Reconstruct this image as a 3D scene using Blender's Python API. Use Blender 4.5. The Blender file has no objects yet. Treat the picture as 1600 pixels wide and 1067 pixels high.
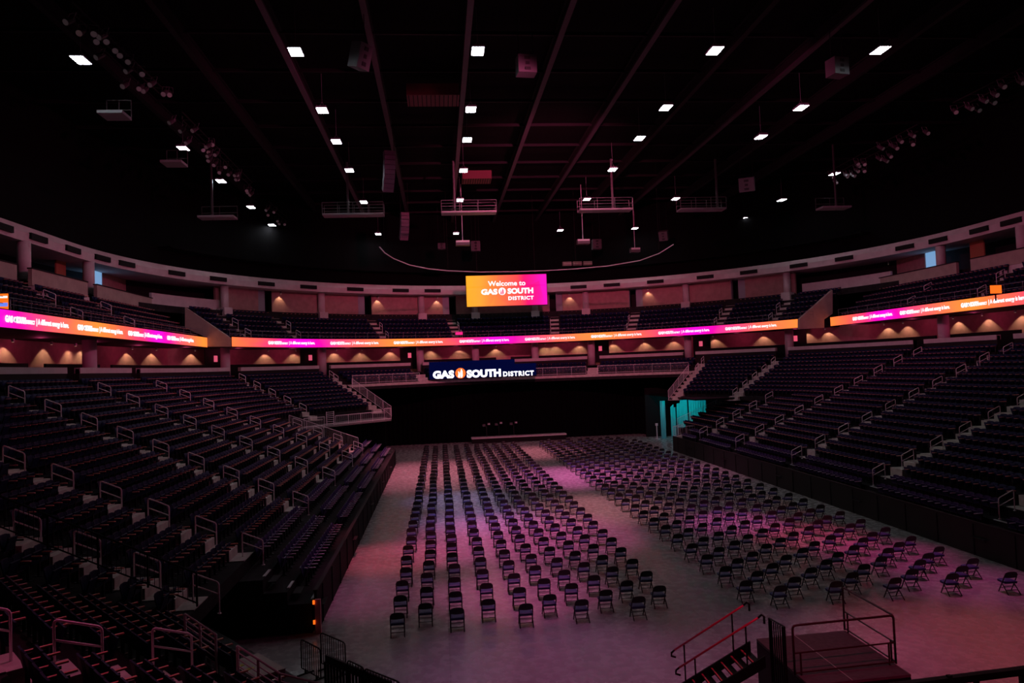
import bpy, math, random
import numpy as np
from mathutils import Vector, Matrix

scene = bpy.context.scene
COL = scene.collection
rnd = random.Random(7)
PI = math.pi
rad = math.radians

# ------------------------------------------------------------------ camera
FPX, YAW, PITCH, ROLL, EYE = 1138.1, 0.10029, 0.035276, -0.038699, 9.2
cy, sy = math.cos(YAW), math.sin(YAW)
fwd = Vector((sy * math.cos(PITCH), cy * math.cos(PITCH), math.sin(PITCH)))
r0 = Vector((cy, -sy, 0.0))
u0 = r0.cross(fwd)
right = r0 * math.cos(ROLL) + u0 * math.sin(ROLL)
up = -r0 * math.sin(ROLL) + u0 * math.cos(ROLL)
cam_d = bpy.data.cameras.new('camera')
cam = bpy.data.objects.new('camera', cam_d)
COL.objects.link(cam)
cam_d.sensor_width = 36.0
cam_d.lens = FPX / 1600.0 * 36.0
cam_d.clip_start = 0.1
cam_d.clip_end = 500
m = Matrix((right, up, -fwd)).transposed().to_4x4()
m.translation = Vector((0, 0, EYE))
cam.matrix_world = m
scene.camera = cam

# ------------------------------------------------------------------ world, exposure
w = bpy.data.worlds.new('world')
scene.world = w
w.use_nodes = True
w.node_tree.nodes['Background'].inputs[0].default_value = (0.5, 0.25, 0.45, 1)
w.node_tree.nodes['Background'].inputs[1].default_value = 0.0
scene.view_settings.view_transform = 'Standard'
scene.view_settings.look = 'None'
scene.view_settings.gamma = 1
scene.view_settings.exposure = 0.0
scene.view_settings.use_curve_mapping = False
scene.cycles.use_denoising = True
scene.cycles.max_bounces = 5
scene.cycles.diffuse_bounces = 3
scene.cycles.sample_clamp_indirect = 3.0
scene.cycles.caustics_reflective = False
scene.cycles.caustics_refractive = False

LAMP = 33.0      # radiance of a high-bay lamp's diffuser

def spot(name, loc, target, power, color, angle=40, blend=0.6, size=0.15):
    d = bpy.data.lights.new(name, 'SPOT')
    d.energy = power
    d.color = color
    d.spot_size = rad(angle)
    d.spot_blend = blend
    d.shadow_soft_size = size
    o = bpy.data.objects.new(name, d)
    COL.objects.link(o)
    o.location = loc
    o.rotation_euler = (Vector(target) - Vector(loc)).to_track_quat('-Z', 'Y').to_euler()
    return o

# coloured stage washes hanging in the roof, each pool on the floor: x, y, radius, colour, power
WASH = [(-2.6, 37, 3.2, (1.0, 0.10, 0.22), 2600), (-3.0, 31, 3.0, (0.9, 0.12, 0.45), 900), (4.0, 40, 6, (1.0, 0.12, 0.5), 4500),
        (3.0, 30, 3.5, (1.0, 0.15, 0.5), 2600), (0.9, 52, 3.6, (0.55, 0.4, 1.0), 2000), (2.2, 45, 4, (0.6, 0.3, 1.0), 2200),
        (9.5, 60, 6, (1.0, 0.15, 0.6), 5200), (9.5, 46, 5, (1.0, 0.3, 0.4), 3200), (9.6, 78, 6, (1.0, 0.25, 0.35), 4200),
        (16, 40, 3.0, (1.0, 0.1, 0.6), 2800), (18.5, 36, 3.0, (1.0, 0.06, 0.25), 2600), (20.6, 27, 3.0, (0.9, 0.1, 0.45), 1500),
        (20, 32, 3, (1.0, 0.05, 0.4), 1800), (16, 21, 5, (1.0, 0.1, 0.2), 1500), (11.5, 22, 4, (0.8, 0.2, 0.6), 500),
        (-1, 66, 9, (1.0, 0.22, 0.35), 5000), (3, 22, 5, (0.8, 0.2, 0.7), 900), (16, 60, 8, (1.0, 0.2, 0.5), 2500)]
WK = 5.2
for i, (wx, wy, wr, wc, wp) in enumerate(WASH):
    hy = wy + 4
    spot('wash_light', (wx, hy, 23.5), (wx, wy, 0), wp * WK, wc, 2 * math.degrees(math.atan(wr / 23.5)) * 1.25, 1.0, 0.3)
# rose spots without fixtures, added to strengthen the pink on the bowl
for (lx, ly, tx, ty, tz, p, c, ang) in [
        (9.5, 30, -14, 45, 5, 900, (1.0, 0.15, 0.5), 95), (9.5, 60, -14, 70, 7, 1300, (1.0, 0.15, 0.4), 90),
        (9.5, 40, -12, 18, 4, 600, (1.0, 0.12, 0.4), 70), (9.5, 45, 10, 96, 16, 26000, (1.0, 0.13, 0.30), 80),
        (9.5, 35, -30, 66, 18, 8000, (1.0, 0.13, 0.35), 60), (9.5, 35, 49, 66, 18, 7500, (1.0, 0.13, 0.35), 60),
        (9.5, 50, 32, 62, 6, 1300, (0.9, 0.15, 0.6), 80)]:
    spot('bowl_wash', (lx, ly, 24), (tx, ty, tz), p, c, ang, 1.0, 0.4)

spot('stage_wash', (9, 4, 21), (7.2, 16.5, 1), 4200, (1.0, 0.06, 0.2), 36, 1.0, 0.3)
spot('corner_wash', (-2, 20, 21), (-8.5, 11, 4), 2400, (1.0, 0.1, 0.35), 40, 1.0, 0.3)

# ------------------------------------------------------------------ materials
MATS = {}
def mat(name, col, rough=0.6, metal=0.0, noise=0.0, scale=3.0, bump=0.0, emit=None, strength=0.0, spec=0.5, detail=6):
    if name in MATS:
        return MATS[name]
    mt = bpy.data.materials.new(name)
    mt.use_nodes = True
    nt = mt.node_tree
    b = nt.nodes['Principled BSDF']
    b.inputs['Base Color'].default_value = (*col, 1)
    b.inputs['Roughness'].default_value = rough
    b.inputs['Metallic'].default_value = metal
    b.inputs['Specular IOR Level'].default_value = spec
    if noise or bump:
        tc = nt.nodes.new('ShaderNodeTexCoord')
        nz = nt.nodes.new('ShaderNodeTexNoise')
        nz.inputs['Scale'].default_value = scale
        nz.inputs['Detail'].default_value = detail
        nt.links.new(tc.outputs['Object'], nz.inputs['Vector'])
        if noise:
            cr = nt.nodes.new('ShaderNodeValToRGB')
            cr.color_ramp.elements[0].position = 0.3
            cr.color_ramp.elements[1].position = 0.7
            cr.color_ramp.elements[0].color = (*[c * (1 - noise) for c in col], 1)
            cr.color_ramp.elements[1].color = (*[min(1, c * (1 + noise)) for c in col], 1)
            nt.links.new(nz.outputs['Fac'], cr.inputs['Fac'])
            nt.links.new(cr.outputs['Color'], b.inputs['Base Color'])
        if bump:
            bp = nt.nodes.new('ShaderNodeBump')
            bp.inputs['Strength'].default_value = bump
            bp.inputs['Distance'].default_value = 0.05
            nt.links.new(nz.outputs['Fac'], bp.inputs['Height'])
            nt.links.new(bp.outputs['Normal'], b.inputs['Normal'])
    if emit:
        b.inputs['Emission Color'].default_value = (*emit, 1)
        b.inputs['Emission Strength'].default_value = strength
    MATS[name] = mt
    return mt

def floor_mat():
    mt = bpy.data.materials.new('sealed concrete')
    mt.use_nodes = True
    nt = mt.node_tree
    b = nt.nodes['Principled BSDF']
    tc = nt.nodes.new('ShaderNodeTexCoord')
    n1 = nt.nodes.new('ShaderNodeTexNoise'); n1.inputs['Scale'].default_value = 0.35; n1.inputs['Detail'].default_value = 9
    n1.inputs['Roughness'].default_value = 0.65
    n2 = nt.nodes.new('ShaderNodeTexNoise'); n2.inputs['Scale'].default_value = 3.0; n2.inputs['Detail'].default_value = 8
    nt.links.new(tc.outputs['Object'], n1.inputs['Vector'])
    nt.links.new(tc.outputs['Object'], n2.inputs['Vector'])
    mx = nt.nodes.new('ShaderNodeMix'); mx.data_type = 'FLOAT'; mx.inputs[0].default_value = 0.4
    nt.links.new(n1.outputs['Fac'], mx.inputs[2]); nt.links.new(n2.outputs['Fac'], mx.inputs[3])
    cr = nt.nodes.new('ShaderNodeValToRGB')
    cr.color_ramp.elements[0].position = 0.36; cr.color_ramp.elements[0].color = (0.275, 0.262, 0.254, 1)
    cr.color_ramp.elements[1].position = 0.62; cr.color_ramp.elements[1].color = (0.42, 0.402, 0.392, 1)
    nt.links.new(mx.outputs[0], cr.inputs['Fac'])
    # saw-cut joints every six metres
    br = nt.nodes.new('ShaderNodeTexBrick')
    br.offset = 0.0
    br.inputs['Color1'].default_value = (1, 1, 1, 1); br.inputs['Color2'].default_value = (0.93, 0.93, 0.93, 1)
    br.inputs['Mortar'].default_value = (0.55, 0.55, 0.55, 1)
    br.inputs['Scale'].default_value = 1.0; br.inputs['Mortar Size'].default_value = 0.012
    br.inputs['Brick Width'].default_value = 9.0; br.inputs['Row Height'].default_value = 9.0
    nt.links.new(tc.outputs['Object'], br.inputs['Vector'])
    ml = nt.nodes.new('ShaderNodeMix'); ml.data_type = 'RGBA'; ml.blend_type = 'MULTIPLY'; ml.inputs[0].default_value = 1
    nt.links.new(cr.outputs['Color'], ml.inputs[6]); nt.links.new(br.outputs['Color'], ml.inputs[7])
    nt.links.new(ml.outputs[2], b.inputs['Base Color'])
    rr = nt.nodes.new('ShaderNodeMapRange')
    rr.inputs[3].default_value = 0.18; rr.inputs[4].default_value = 0.36
    nt.links.new(n2.outputs['Fac'], rr.inputs[0])
    nt.links.new(rr.outputs[0], b.inputs['Roughness'])
    return mt

M_FLOOR = floor_mat()
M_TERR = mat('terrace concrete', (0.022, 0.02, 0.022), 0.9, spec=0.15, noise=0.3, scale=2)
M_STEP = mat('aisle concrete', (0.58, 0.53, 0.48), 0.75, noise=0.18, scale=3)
M_BLACK = mat('black paint', (0.005, 0.005, 0.0055), 0.6, spec=0.2)
M_DASHER = mat('dark dasher board', (0.018, 0.02, 0.018), 0.6, spec=0.2)
M_VELVET = mat('black drape cloth', (0.002, 0.002, 0.0025), 0.95, spec=0.1)
M_NAVY = mat('navy seat plastic', (0.008, 0.009, 0.05), 0.6, noise=0.15, scale=30, spec=0.15)
M_PURPLE = mat('purple seat plastic', (0.028, 0.014, 0.095), 0.5, noise=0.1, scale=30, spec=0.3)
M_LILAC = mat('lilac armrest', (0.6, 0.5, 0.66), 0.4)
M_ARM = mat('armrest maple', (0.8, 0.33, 0.24), 0.35)
M_IRON = mat('seat iron', (0.03, 0.03, 0.035), 0.5, 0.3)
M_ALU = mat('pale rail paint', (0.95, 0.86, 0.9), 0.4)
M_FRAME = mat('chair steel', (0.025, 0.022, 0.025), 0.4, 0.4)
M_CHAIRBLUE = mat('chair blue vinyl', (0.032, 0.036, 0.15), 0.5, spec=0.35, noise=0.12, scale=20)
M_CHAIRBACK = mat('chair black vinyl', (0.014, 0.013, 0.016), 0.55)
M_PALE = mat('painted plaster', (0.62, 0.52, 0.53), 0.7, noise=0.08, scale=1.5)
M_TAN = mat('tan plaster', (0.42, 0.32, 0.28), 0.75, noise=0.1, scale=1.5)
M_BLOCK = mat('block wall', (0.46, 0.27, 0.25), 0.8, noise=0.12, scale=2)
M_DARK = mat('dark paint', (0.02, 0.016, 0.018), 0.75, spec=0.2)
M_ROOF = mat('roof deck', (0.0035, 0.003, 0.0035), 0.9, spec=0.1)
M_BEAM = mat('roof steel', (0.014, 0.012, 0.014), 0.7, spec=0.2)
M_BEAM_LIT = mat('lamp-lit roof steel', (0.10, 0.09, 0.10), 0.6)
M_HOUSE = mat('lamp housing', (0.25, 0.25, 0.27), 0.5, 0.3)
M_LAMP = mat('lamp diffuser', (0.9, 0.9, 0.9), 0.5, emit=(0.86, 0.93, 1.0), strength=LAMP)
M_SPEAK = mat('speaker cabinet', (0.08, 0.075, 0.08), 0.6)
M_GRILLE = mat('speaker grille', (0.02, 0.02, 0.02), 0.8)
M_WHITE = mat('white led letters', (0.8, 0.8, 0.8), 0.5, emit=(1, 0.97, 1), strength=1.15)
M_LOGO = mat('orange led disc', (0.9, 0.3, 0.05), 0.5, emit=(1.0, 0.16, 0.01), strength=1.1)
M_SIGNBLUE = mat('blue led panel', (0.0, 0.0, 0.001), 1.0, emit=(0.001, 0.002, 0.03), strength=1.0, spec=0.0)
M_YELLOW = mat('yellow board', (0.55, 0.42, 0.03), 0.6, emit=(0.6, 0.45, 0.03), strength=0.06)
M_TRED = mat('red step edging', (0.75, 0.06, 0.12), 0.4)
M_YPAINT = mat('yellow safety paint', (0.7, 0.65, 0.05), 0.6)
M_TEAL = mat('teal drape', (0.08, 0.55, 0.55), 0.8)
M_BOXTOP = mat('white cabinet', (0.6, 0.6, 0.6), 0.5)
M_LENS = mat('spotlight lens', (0.55, 0.5, 0.5), 0.2, 0.2, emit=(0.8, 0.7, 0.75), strength=0.015)
M_CARPET = mat('stage deck carpet', (0.11, 0.1, 0.11), 0.85, noise=0.2, scale=8)
M_BLUEGLOW = mat('blue-lit doorway glow', (0.3, 0.45, 0.6), 0.3, emit=(0.20, 0.42, 0.72), strength=0.75)  # emission paints the blue light filling the side box doorways
M_GREYPANEL = mat('grey door leaf', (0.34, 0.38, 0.42), 0.6)

# ------------------------------------------------------------------ mesh building
class MB:
    def __init__(s):
        s.v = []; s.f = []; s.m = []; s.mats = []
    def mi(s, mt):
        if mt not in s.mats:
            s.mats.append(mt)
        return s.mats.index(mt)
    def add(s, vs, fs, mt):
        k = len(s.v); i = s.mi(mt)
        s.v += [tuple(v) for v in vs]
        s.f += [tuple(k + a for a in f) for f in fs]
        s.m += [i] * len(fs)
        return s
    def box(s, c, d, mt, R=None):
        cx_, cy_, cz_ = c; a, b, h = d[0] / 2, d[1] / 2, d[2] / 2
        vs = [Vector((x, y, z)) for x in (-a, a) for y in (-b, b) for z in (-h, h)]
        if R is not None:
            vs = [R @ v for v in vs]
        vs = [(v.x + cx_, v.y + cy_, v.z + cz_) for v in vs]
        fs = [(0, 1, 3, 2), (4, 6, 7, 5), (0, 4, 5, 1), (2, 3, 7, 6), (0, 2, 6, 4), (1, 5, 7, 3)]
        return s.add(vs, fs, mt)
    def prism(s, poly, off, mt):
        n = len(poly); off = Vector(off)
        vs = [Vector(p) for p in poly] + [Vector(p) + off for p in poly]
        fs = [tuple(range(n))[::-1], tuple(range(n, 2 * n))] + [(i, (i + 1) % n, n + (i + 1) % n, n + i) for i in range(n)]
        return s.add(vs, fs, mt)
    def tube(s, pts, r, mt, n=6, closed=False, r2=None):
        pts = [Vector(p) for p in pts]
        N = len(pts); vs = []; fs = []
        prev = None
        for i, p in enumerate(pts):
            a = pts[(i - 1) % N] if (i > 0 or closed) else p
            b = pts[(i + 1) % N] if (i < N - 1 or closed) else p
            t = (b - a).normalized() if (b - a).length > 1e-9 else Vector((0, 0, 1))
            if prev is None:
                x = t.cross(Vector((0, 0, 1)))
                if x.length < 0.1:
                    x = t.cross(Vector((0, 1, 0)))
                x.normalize()
            else:
                x = prev - t * prev.dot(t)
                x.normalize()
            prev = x
            y = t.cross(x)
            rr = r if r2 is None else r + (r2 - r) * i / (N - 1)
            for k in range(n):
                q = 2 * PI * (k + 0.5) / n
                vs.append(p + (x * math.cos(q) + y * math.sin(q)) * rr)
        for i in range(N if closed else N - 1):
            j = (i + 1) % N
            for k in range(n):
                l = (k + 1) % n
                fs.append((i * n + k, i * n + l, j * n + l, j * n + k))
        if not closed:
            fs.append(tuple(range(n))[::-1])
            fs.append(tuple((N - 1) * n + k for k in range(n)))
        return s.add(vs, fs, mt)
    def build(s, name, parent=None, smooth=False):
        me = bpy.data.meshes.new(name)
        me.from_pydata(s.v, [], s.f)
        for x in s.mats:
            me.materials.append(x)
        if len(s.mats) > 1:
            me.polygons.foreach_set('material_index', s.m)
        if smooth:
            me.polygons.foreach_set('use_smooth', [True] * len(s.f))
        me.update()
        o = bpy.data.objects.new(name, me)
        COL.objects.link(o)
        if parent is not None:
            o.parent = parent
        return o

def tag(o, label=None, cat=None, group=None, kind=None):
    if label: o['label'] = label
    if cat: o['category'] = cat
    if group: o['group'] = group
    if kind: o['kind'] = kind
    return o
def thing(name, label, cat, loc=(0, 0, 0), rz=0.0, group=None):
    o = bpy.data.objects.new(name, None)
    COL.objects.link(o)
    o.location = loc
    o.rotation_euler = (0, 0, rz)
    o.empty_display_size = 0.1
    return tag(o, label, cat, group)
def struct(name, mb):
    return tag(mb.build(name), kind='structure')
def copy_thing(root, kids, loc, rz, label, group=None):
    r = root.copy()
    COL.objects.link(r)
    r.location = loc; r.rotation_euler = (0, 0, rz)
    r['label'] = label
    if group: r['group'] = group
    for k in kids:
        c = k.copy(); COL.objects.link(c); c.parent = r
    return r

ONES = ['zeroth', 'first', 'second', 'third', 'fourth', 'fifth', 'sixth', 'seventh', 'eighth', 'ninth', 'tenth', 'eleventh', 'twelfth',
        'thirteenth', 'fourteenth', 'fifteenth', 'sixteenth', 'seventeenth', 'eighteenth', 'nineteenth', 'twentieth']
def nth(i):
    if i <= 20: return ONES[i]
    if i < 30: return 'twenty' + ONES[i - 20]
    if i == 30: return 'thirtieth'
    if i < 40: return 'thirty' + ONES[i - 30]
    return 'fortieth'

def ray(x, y):
    return right * ((x - 800) / FPX) - up * ((y - 533.5) / FPX) + fwd
def atY(x, y, Y):
    d = ray(x, y); return Vector((0, 0, EYE)) + d * (Y / d.y)
def atZ(x, y, Z):
    d = ray(x, y); return Vector((0, 0, EYE)) + d * ((Z - EYE) / d.z)

# ------------------------------------------------------------------ bowl plan: straight sides, round far end
CX, CY = 9.45, 60.0
def P(R, st, yc=CY):
    """st: ('L', Y), ('A', degrees), ('R', Y) -> x, y"""
    k, v = st
    if k == 'L': return (CX - R, v)
    if k == 'R': return (CX + R, v)
    return (CX - R * math.cos(rad(v)), yc + R * math.sin(rad(v)))
def face_angle(st):
    """rotation about z that turns local +x to face the floor"""
    k, v = st
    if k == 'L': return 0.0
    if k == 'R': return PI
    return -rad(v)
def sweep(mb, prof, stations, mt, yc=CY, closed=True, caps=True):
    n = len(prof); vs = []; fs = []
    for st in stations:
        for (R, Z) in prof:
            x, y = P(R, st, yc); vs.append((x, y, Z))
    for i in range(len(stations) - 1):
        for k in range(n if closed else n - 1):
            l = (k + 1) % n
            fs.append((i * n + k, i * n + l, (i + 1) * n + l, (i + 1) * n + k))
    if closed and caps:
        fs.append(tuple(range(n))[::-1]); fs.append(tuple((len(stations) - 1) * n + k for k in range(n)))
    mb.add(vs, fs, mt)
    return mb
def arcst(a, b, n):
    return [('A', a + (b - a) * i / n) for i in range(n + 1)]
def full_st(y0, n=60):
    return [('L', y0)] + arcst(0, 180, n) + [('R', y0)]

R0, TR = 14.3, 0.84
def rowR(r): return R0 + TR * r
def rowZ(r):
    if r < 3: return [1.05, 1.5, 1.98][int(r)]
    return 2.46 + 0.355 * (r - 3) + 0.00075 * (r - 3) ** 2
RWALL = rowR(21)          # back wall of the lower bowl
NA = rad(38.5)            # facing of the near corner block
NX, NY = math.cos(NA), math.sin(NA)
TX, TY = NY, -NX
def miterY(R):
    X = CX - R
    s = 7.4 - (R - rowR(3))
    return (s - NX * X) / NY

# ------------------------------------------------------------------ floor, roof, shell
mb = MB(); mb.box((9.45, 45, -0.15), (110, 130, 0.3), M_FLOOR)
struct('floor', mb)
mb = MB(); mb.box((9.45, 50, 29.9), (110, 130, 0.4), M_ROOF)
struct('ceiling', mb)
# dark upper wall from the fascia to the roof
mb = MB(); sweep(mb, [(37.6, 19.9), (37.6, 29.7), (38.2, 29.7), (38.2, 19.9)], full_st(-8), M_ROOF, yc=58)
struct('wall_upper', mb)
mb = MB(); mb.box((9.45, -9, 14), (100, 0.4, 32), M_ROOF)
struct('wall_near', mb)

# ------------------------------------------------------------------ lower bowl terraces
def stair_profile(ra, rb, back_extra=0.0, depth=0.9):
    pr = [(rowR(ra), rowZ(ra) - depth)]
    for r in range(ra, rb + 1):
        pr += [(rowR(r), rowZ(r)), (rowR(r + 1), rowZ(r))]
    pr.append((rowR(rb + 1) + back_extra, rowZ(rb) - 0.0))
    pr.append((rowR(rb + 1) + back_extra, rowZ(rb) - depth))
    return pr
def terrace_quads(mb, rows, path, mt, base=None):
    """path(R) -> list of (x,y)"""
    for r in rows:
        z = rowZ(r); a, b = rowR(r), rowR(r + 1)
        pa, pb = path(a), path(b)
        zl = rowZ(r - 1) if r > rows[0] else (base if base is not None else z - 0.6)
        n = len(pa)
        vs = [(x, y, z) for x, y in pa] + [(x, y, z) for x, y in pb] + [(x, y, zl) for x, y in pa]
        fs = []
        for i in range(n - 1):
            fs.append((i, i + 1, n + i + 1, n + i)); fs.append((2 * n + i, 2 * n + i + 1, i + 1, i))
        mb.add(vs, fs, mt)
        # end walls
        for e in (0, n - 1):
            mb.add([(*pa[e], z), (*pb[e], z), (*pb[e], z - 1.2), (*pa[e], z - 1.2)], [(0, 1, 2, 3)], mt)
mb = MB()
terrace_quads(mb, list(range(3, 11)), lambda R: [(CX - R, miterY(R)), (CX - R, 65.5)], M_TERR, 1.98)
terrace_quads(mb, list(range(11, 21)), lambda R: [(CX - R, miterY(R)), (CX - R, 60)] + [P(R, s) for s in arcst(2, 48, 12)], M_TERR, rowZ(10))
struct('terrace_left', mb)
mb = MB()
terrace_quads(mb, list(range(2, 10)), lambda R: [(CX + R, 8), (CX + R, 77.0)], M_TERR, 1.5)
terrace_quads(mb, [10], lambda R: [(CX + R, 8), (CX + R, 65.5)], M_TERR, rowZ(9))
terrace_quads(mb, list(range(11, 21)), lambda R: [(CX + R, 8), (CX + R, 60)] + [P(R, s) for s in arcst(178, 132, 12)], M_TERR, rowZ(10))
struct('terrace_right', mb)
mb = MB()
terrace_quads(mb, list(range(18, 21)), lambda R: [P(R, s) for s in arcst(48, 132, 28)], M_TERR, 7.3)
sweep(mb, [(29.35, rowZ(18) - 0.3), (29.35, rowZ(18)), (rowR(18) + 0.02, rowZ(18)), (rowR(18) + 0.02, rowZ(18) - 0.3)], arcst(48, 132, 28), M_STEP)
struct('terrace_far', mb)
# near corner block: rows step up toward the camera
def sPt(s, t):
    return (NX * s + TX * t, NY * s + TY * t)
mb = MB()
for j in range(0, 12):
    s1 = 7.4 - 0.84 * j; s2 = s1 - 0.84; z = 2.3 + 0.37 * j
    R = rowR(3 + j); Y = miterY(R); X = CX - R
    t1 = TX * X + TY * Y
    R = rowR(4 + j); Y = miterY(R); X = CX - R
    t2 = TX * X + TY * Y
    a, b, c, d = sPt(s1, t1), sPt(s1, -2), sPt(s2, -2), sPt(s2, t2)
    mb.add([(*a, z), (*b, z), (*c, z), (*d, z), (*a, z - 0.6), (*b, z - 0.6)], [(0, 1, 2, 3), (4, 5, 1, 0)], M_TERR)
    mb.add([(*b, z), (*c, z), (*c, z - 1.5), (*b, z - 1.5)], [(0, 1, 2, 3)], M_TERR)
struct('terrace_corner', mb)
# retractable front risers + black front wall
def front_block(side, y0, y1, rows):
    mb = MB()
    sg = -1 if side == 'left' else 1
    for r in rows:
        z = rowZ(r)
        mb.box((CX + sg * (rowR(r) + TR / 2), (y0 + y1) / 2, z / 2 - 0.01), (TR, y1 - y0, z), M_TERR)
    struct('riser_' + side, mb)
    mb = MB()
    mb.box((CX + sg * 14.16, (y0 + y1) / 2, 0.73), (0.1, y1 - y0, 1.46), mat('black front board', (0.0025, 0.0025, 0.003), 0.7, spec=0.1) if sg < 0 else M_DASHER)
    mb.box((CX + sg * 14.16, (y0 + y1) / 2, 1.48), (0.16, y1 - y0, 0.05), M_DARK)
    for k in range(int((y1 - y0) / 2.4)):
        mb.box((CX + sg * 14.09, y0 + 1.2 + k * 2.4, 0.7), (0.03, 0.05, 1.38), M_DARK)
    struct('wall_front_' + side, mb)
front_block('left', 27.0, 74.0, (0, 1, 2))
front_block('right', 8.0, 73.2, (0, 1))
for sg, sd, ys, rows, w_ in ((-1, 'left', (27.9, 38.0, 47.4, 56.7, 65.2), (0, 1, 2), 0.9), (1, 'right', (20.0, 30.4, 39.9, 49.6, 59.4, 67.9), (0, 1), 0.9)):
    mb = MB()
    for Y in ys:
        for r in rows:
            mb.box((CX + sg * (rowR(r) + 0.06), Y, rowZ(r) + 0.0), (0.1, w_, 0.03), M_BOXTOP)
            mb.box((CX + sg * (rowR(r) + 0.06 - 0.28), Y, rowZ(r) - 0.22), (0.3, w_, 0.03), M_DARK)
    struct('riser_nosing_' + sd, mb)
# right end of the right riser: stage-side face
# concourse behind the bowl
st_all = full_st(-5, 60)
mb = MB()
GAPS_A = [24, 46, 67.5, 88, 108, 129.5, 150]     # aisles of the far end
LY = [23.0, 28.5, 38.0, 47.4, 56.7]              # aisles of the left side
LYX = LY + [64.1]
RY = [20.0, 30.4, 39.9, 49.6, 59.4, 67.9]
def wall_pieces(mb, prof, mt, gaps_l, gaps_a, gaps_r, gl=0.8, ga=1.4, y0=-5):
    ys = [y0]
    for g in sorted(gaps_l): ys += [g - gl, g + gl]
    ys.append(60)
    for i in range(0, len(ys), 2):
        sweep(mb, prof, [('L', ys[i]), ('L', ys[i + 1])], mt)
    an = [0.0]
    for g in gaps_a: an += [g - ga, g + ga]
    an.append(180)
    for i in range(0, len(an), 2):
        n = max(2, int((an[i + 1] - an[i]) / 3))
        sweep(mb, prof, arcst(an[i], an[i + 1], n), mt)
    ys = [y0]
    for g in sorted(gaps_r): ys += [g - gl, g + gl]
    ys.append(60)
    for i in range(0, len(ys), 2):
        sweep(mb, prof, [('R', ys[i]), ('R', ys[i + 1])], mt)
wall_pieces(mb, [(RWALL, 8.4), (RWALL, 10.15), (RWALL + 0.25, 10.15), (RWALL + 0.25, 8.4)], M_DARK, LY, GAPS_A, RY[:5])
wall_pieces(mb, [(RWALL - 0.06, 9.86), (RWALL - 0.06, 10.22), (RWALL + 0.3, 10.22), (RWALL + 0.3, 9.86)], M_PALE, LY, GAPS_A, RY[:5])
struct('wall_concourse_front', mb)
mb = MB(); sweep(mb, [(RWALL, 8.95), (RWALL, 9.1), (38, 9.1), (38, 8.95)], st_all, M_TERR)
struct('concourse_floor', mb)
mb = MB(); sweep(mb, [(36.6, 9.1), (36.6, 12.3), (37.0, 12.3), (37.0, 9.1)], st_all, M_BLOCK)
struct('wall_concourse_back', mb)
# slab edge above the concourse that carries the ribbon boards
SIDE_END = 71.3
UPST = [[('L', -5), ('L', SIDE_END)], arcst(21.2, 156.6, 50), [('R', SIDE_END), ('R', -5)]]
mb = MB()
for st in UPST:
    sweep(mb, [(31.35, 12.2), (31.35, 13.15), (31.5, 13.15), (31.5, 12.45), (37, 12.45), (37, 12.2)], st, M_DARK)
struct('slab_edge', mb)
mb = MB()
wall_pieces(mb, [(34.0, 9.1), (34.0, 10.55), (34.15, 10.55), (34.15, 9.1)], M_BLACK, LY, GAPS_A, RY[:5], 1.0, 1.6)
struct('wall_concourse_counter', mb)
# upper terraces
UR0, UTR, UZ0, UDZ = 31.7, 0.82, 12.7, 0.58
def upR(k): return UR0 + UTR * k
def upZ(k): return UZ0 + UDZ * k
mb = MB()
prof = [(UR0, 12.4)]
for k in range(6):
    prof += [(upR(k), upZ(k)), (upR(k + 1), upZ(k))]
prof += [(upR(6), 12.4)]
for st in UPST:
    sweep(mb, prof, st, M_TERR)
struct('terrace_upper', mb)

# upper walkway and walls
mb = MB(); sweep(mb, [(upR(6) - 0.02, 15.6), (upR(6) - 0.02, 16.25), (43, 16.25), (43, 15.6)], st_all, M_TERR, yc=59.4)
struct('upper_walkway', mb)
DOORS = [41.2, 61, 78, 99.5, 115.5, 135.3]
mb = MB()
an = [31.5]
for g in DOORS: an += [g - 1.35, g + 1.35]
an.append(146)
for i in range(0, len(an), 2):
    n = max(2, int((an[i + 1] - an[i]) / 3))
    sweep(mb, [(38.0, 16.2), (38.0, 19.0), (38.3, 19.0), (38.3, 16.2)], arcst(an[i], an[i + 1], n), M_BLOCK, yc=58.5)
    sweep(mb, [(37.93, 16.3), (37.93, 16.42), (38.0, 16.42), (38.0, 16.3)], arcst(an[i], an[i + 1], n), M_DARK, yc=58.5)
struct('wall_far', mb)
mb = MB()
sweep(mb, [(40.8, 16.2), (40.8, 19.2), (41.1, 19.2), (41.1, 16.2)], full_st(-5), M_DARK, yc=58.5)
struct('wall_back', mb)
# far end low kerb below the wall
mb = MB(); sweep(mb, [(upR(6) - 0.02, 16.2), (upR(6) - 0.02, 16.42), (upR(6) + 0.14, 16.42), (upR(6) + 0.14, 16.2)], arcst(31, 146, 44), M_DARK, yc=59.4)
struct('trim_1', mb)
# fascia: pale lower band, sloping upper band
mb = MB()
sweep(mb, [(36.7, 18.85), (36.65, 19.45), (37.0, 20.0), (37.7, 20.0), (41.5, 19.1), (41.5, 18.85)], full_st(-5, 72), M_PALE, yc=57.8)
struct('trim_2', mb)

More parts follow.
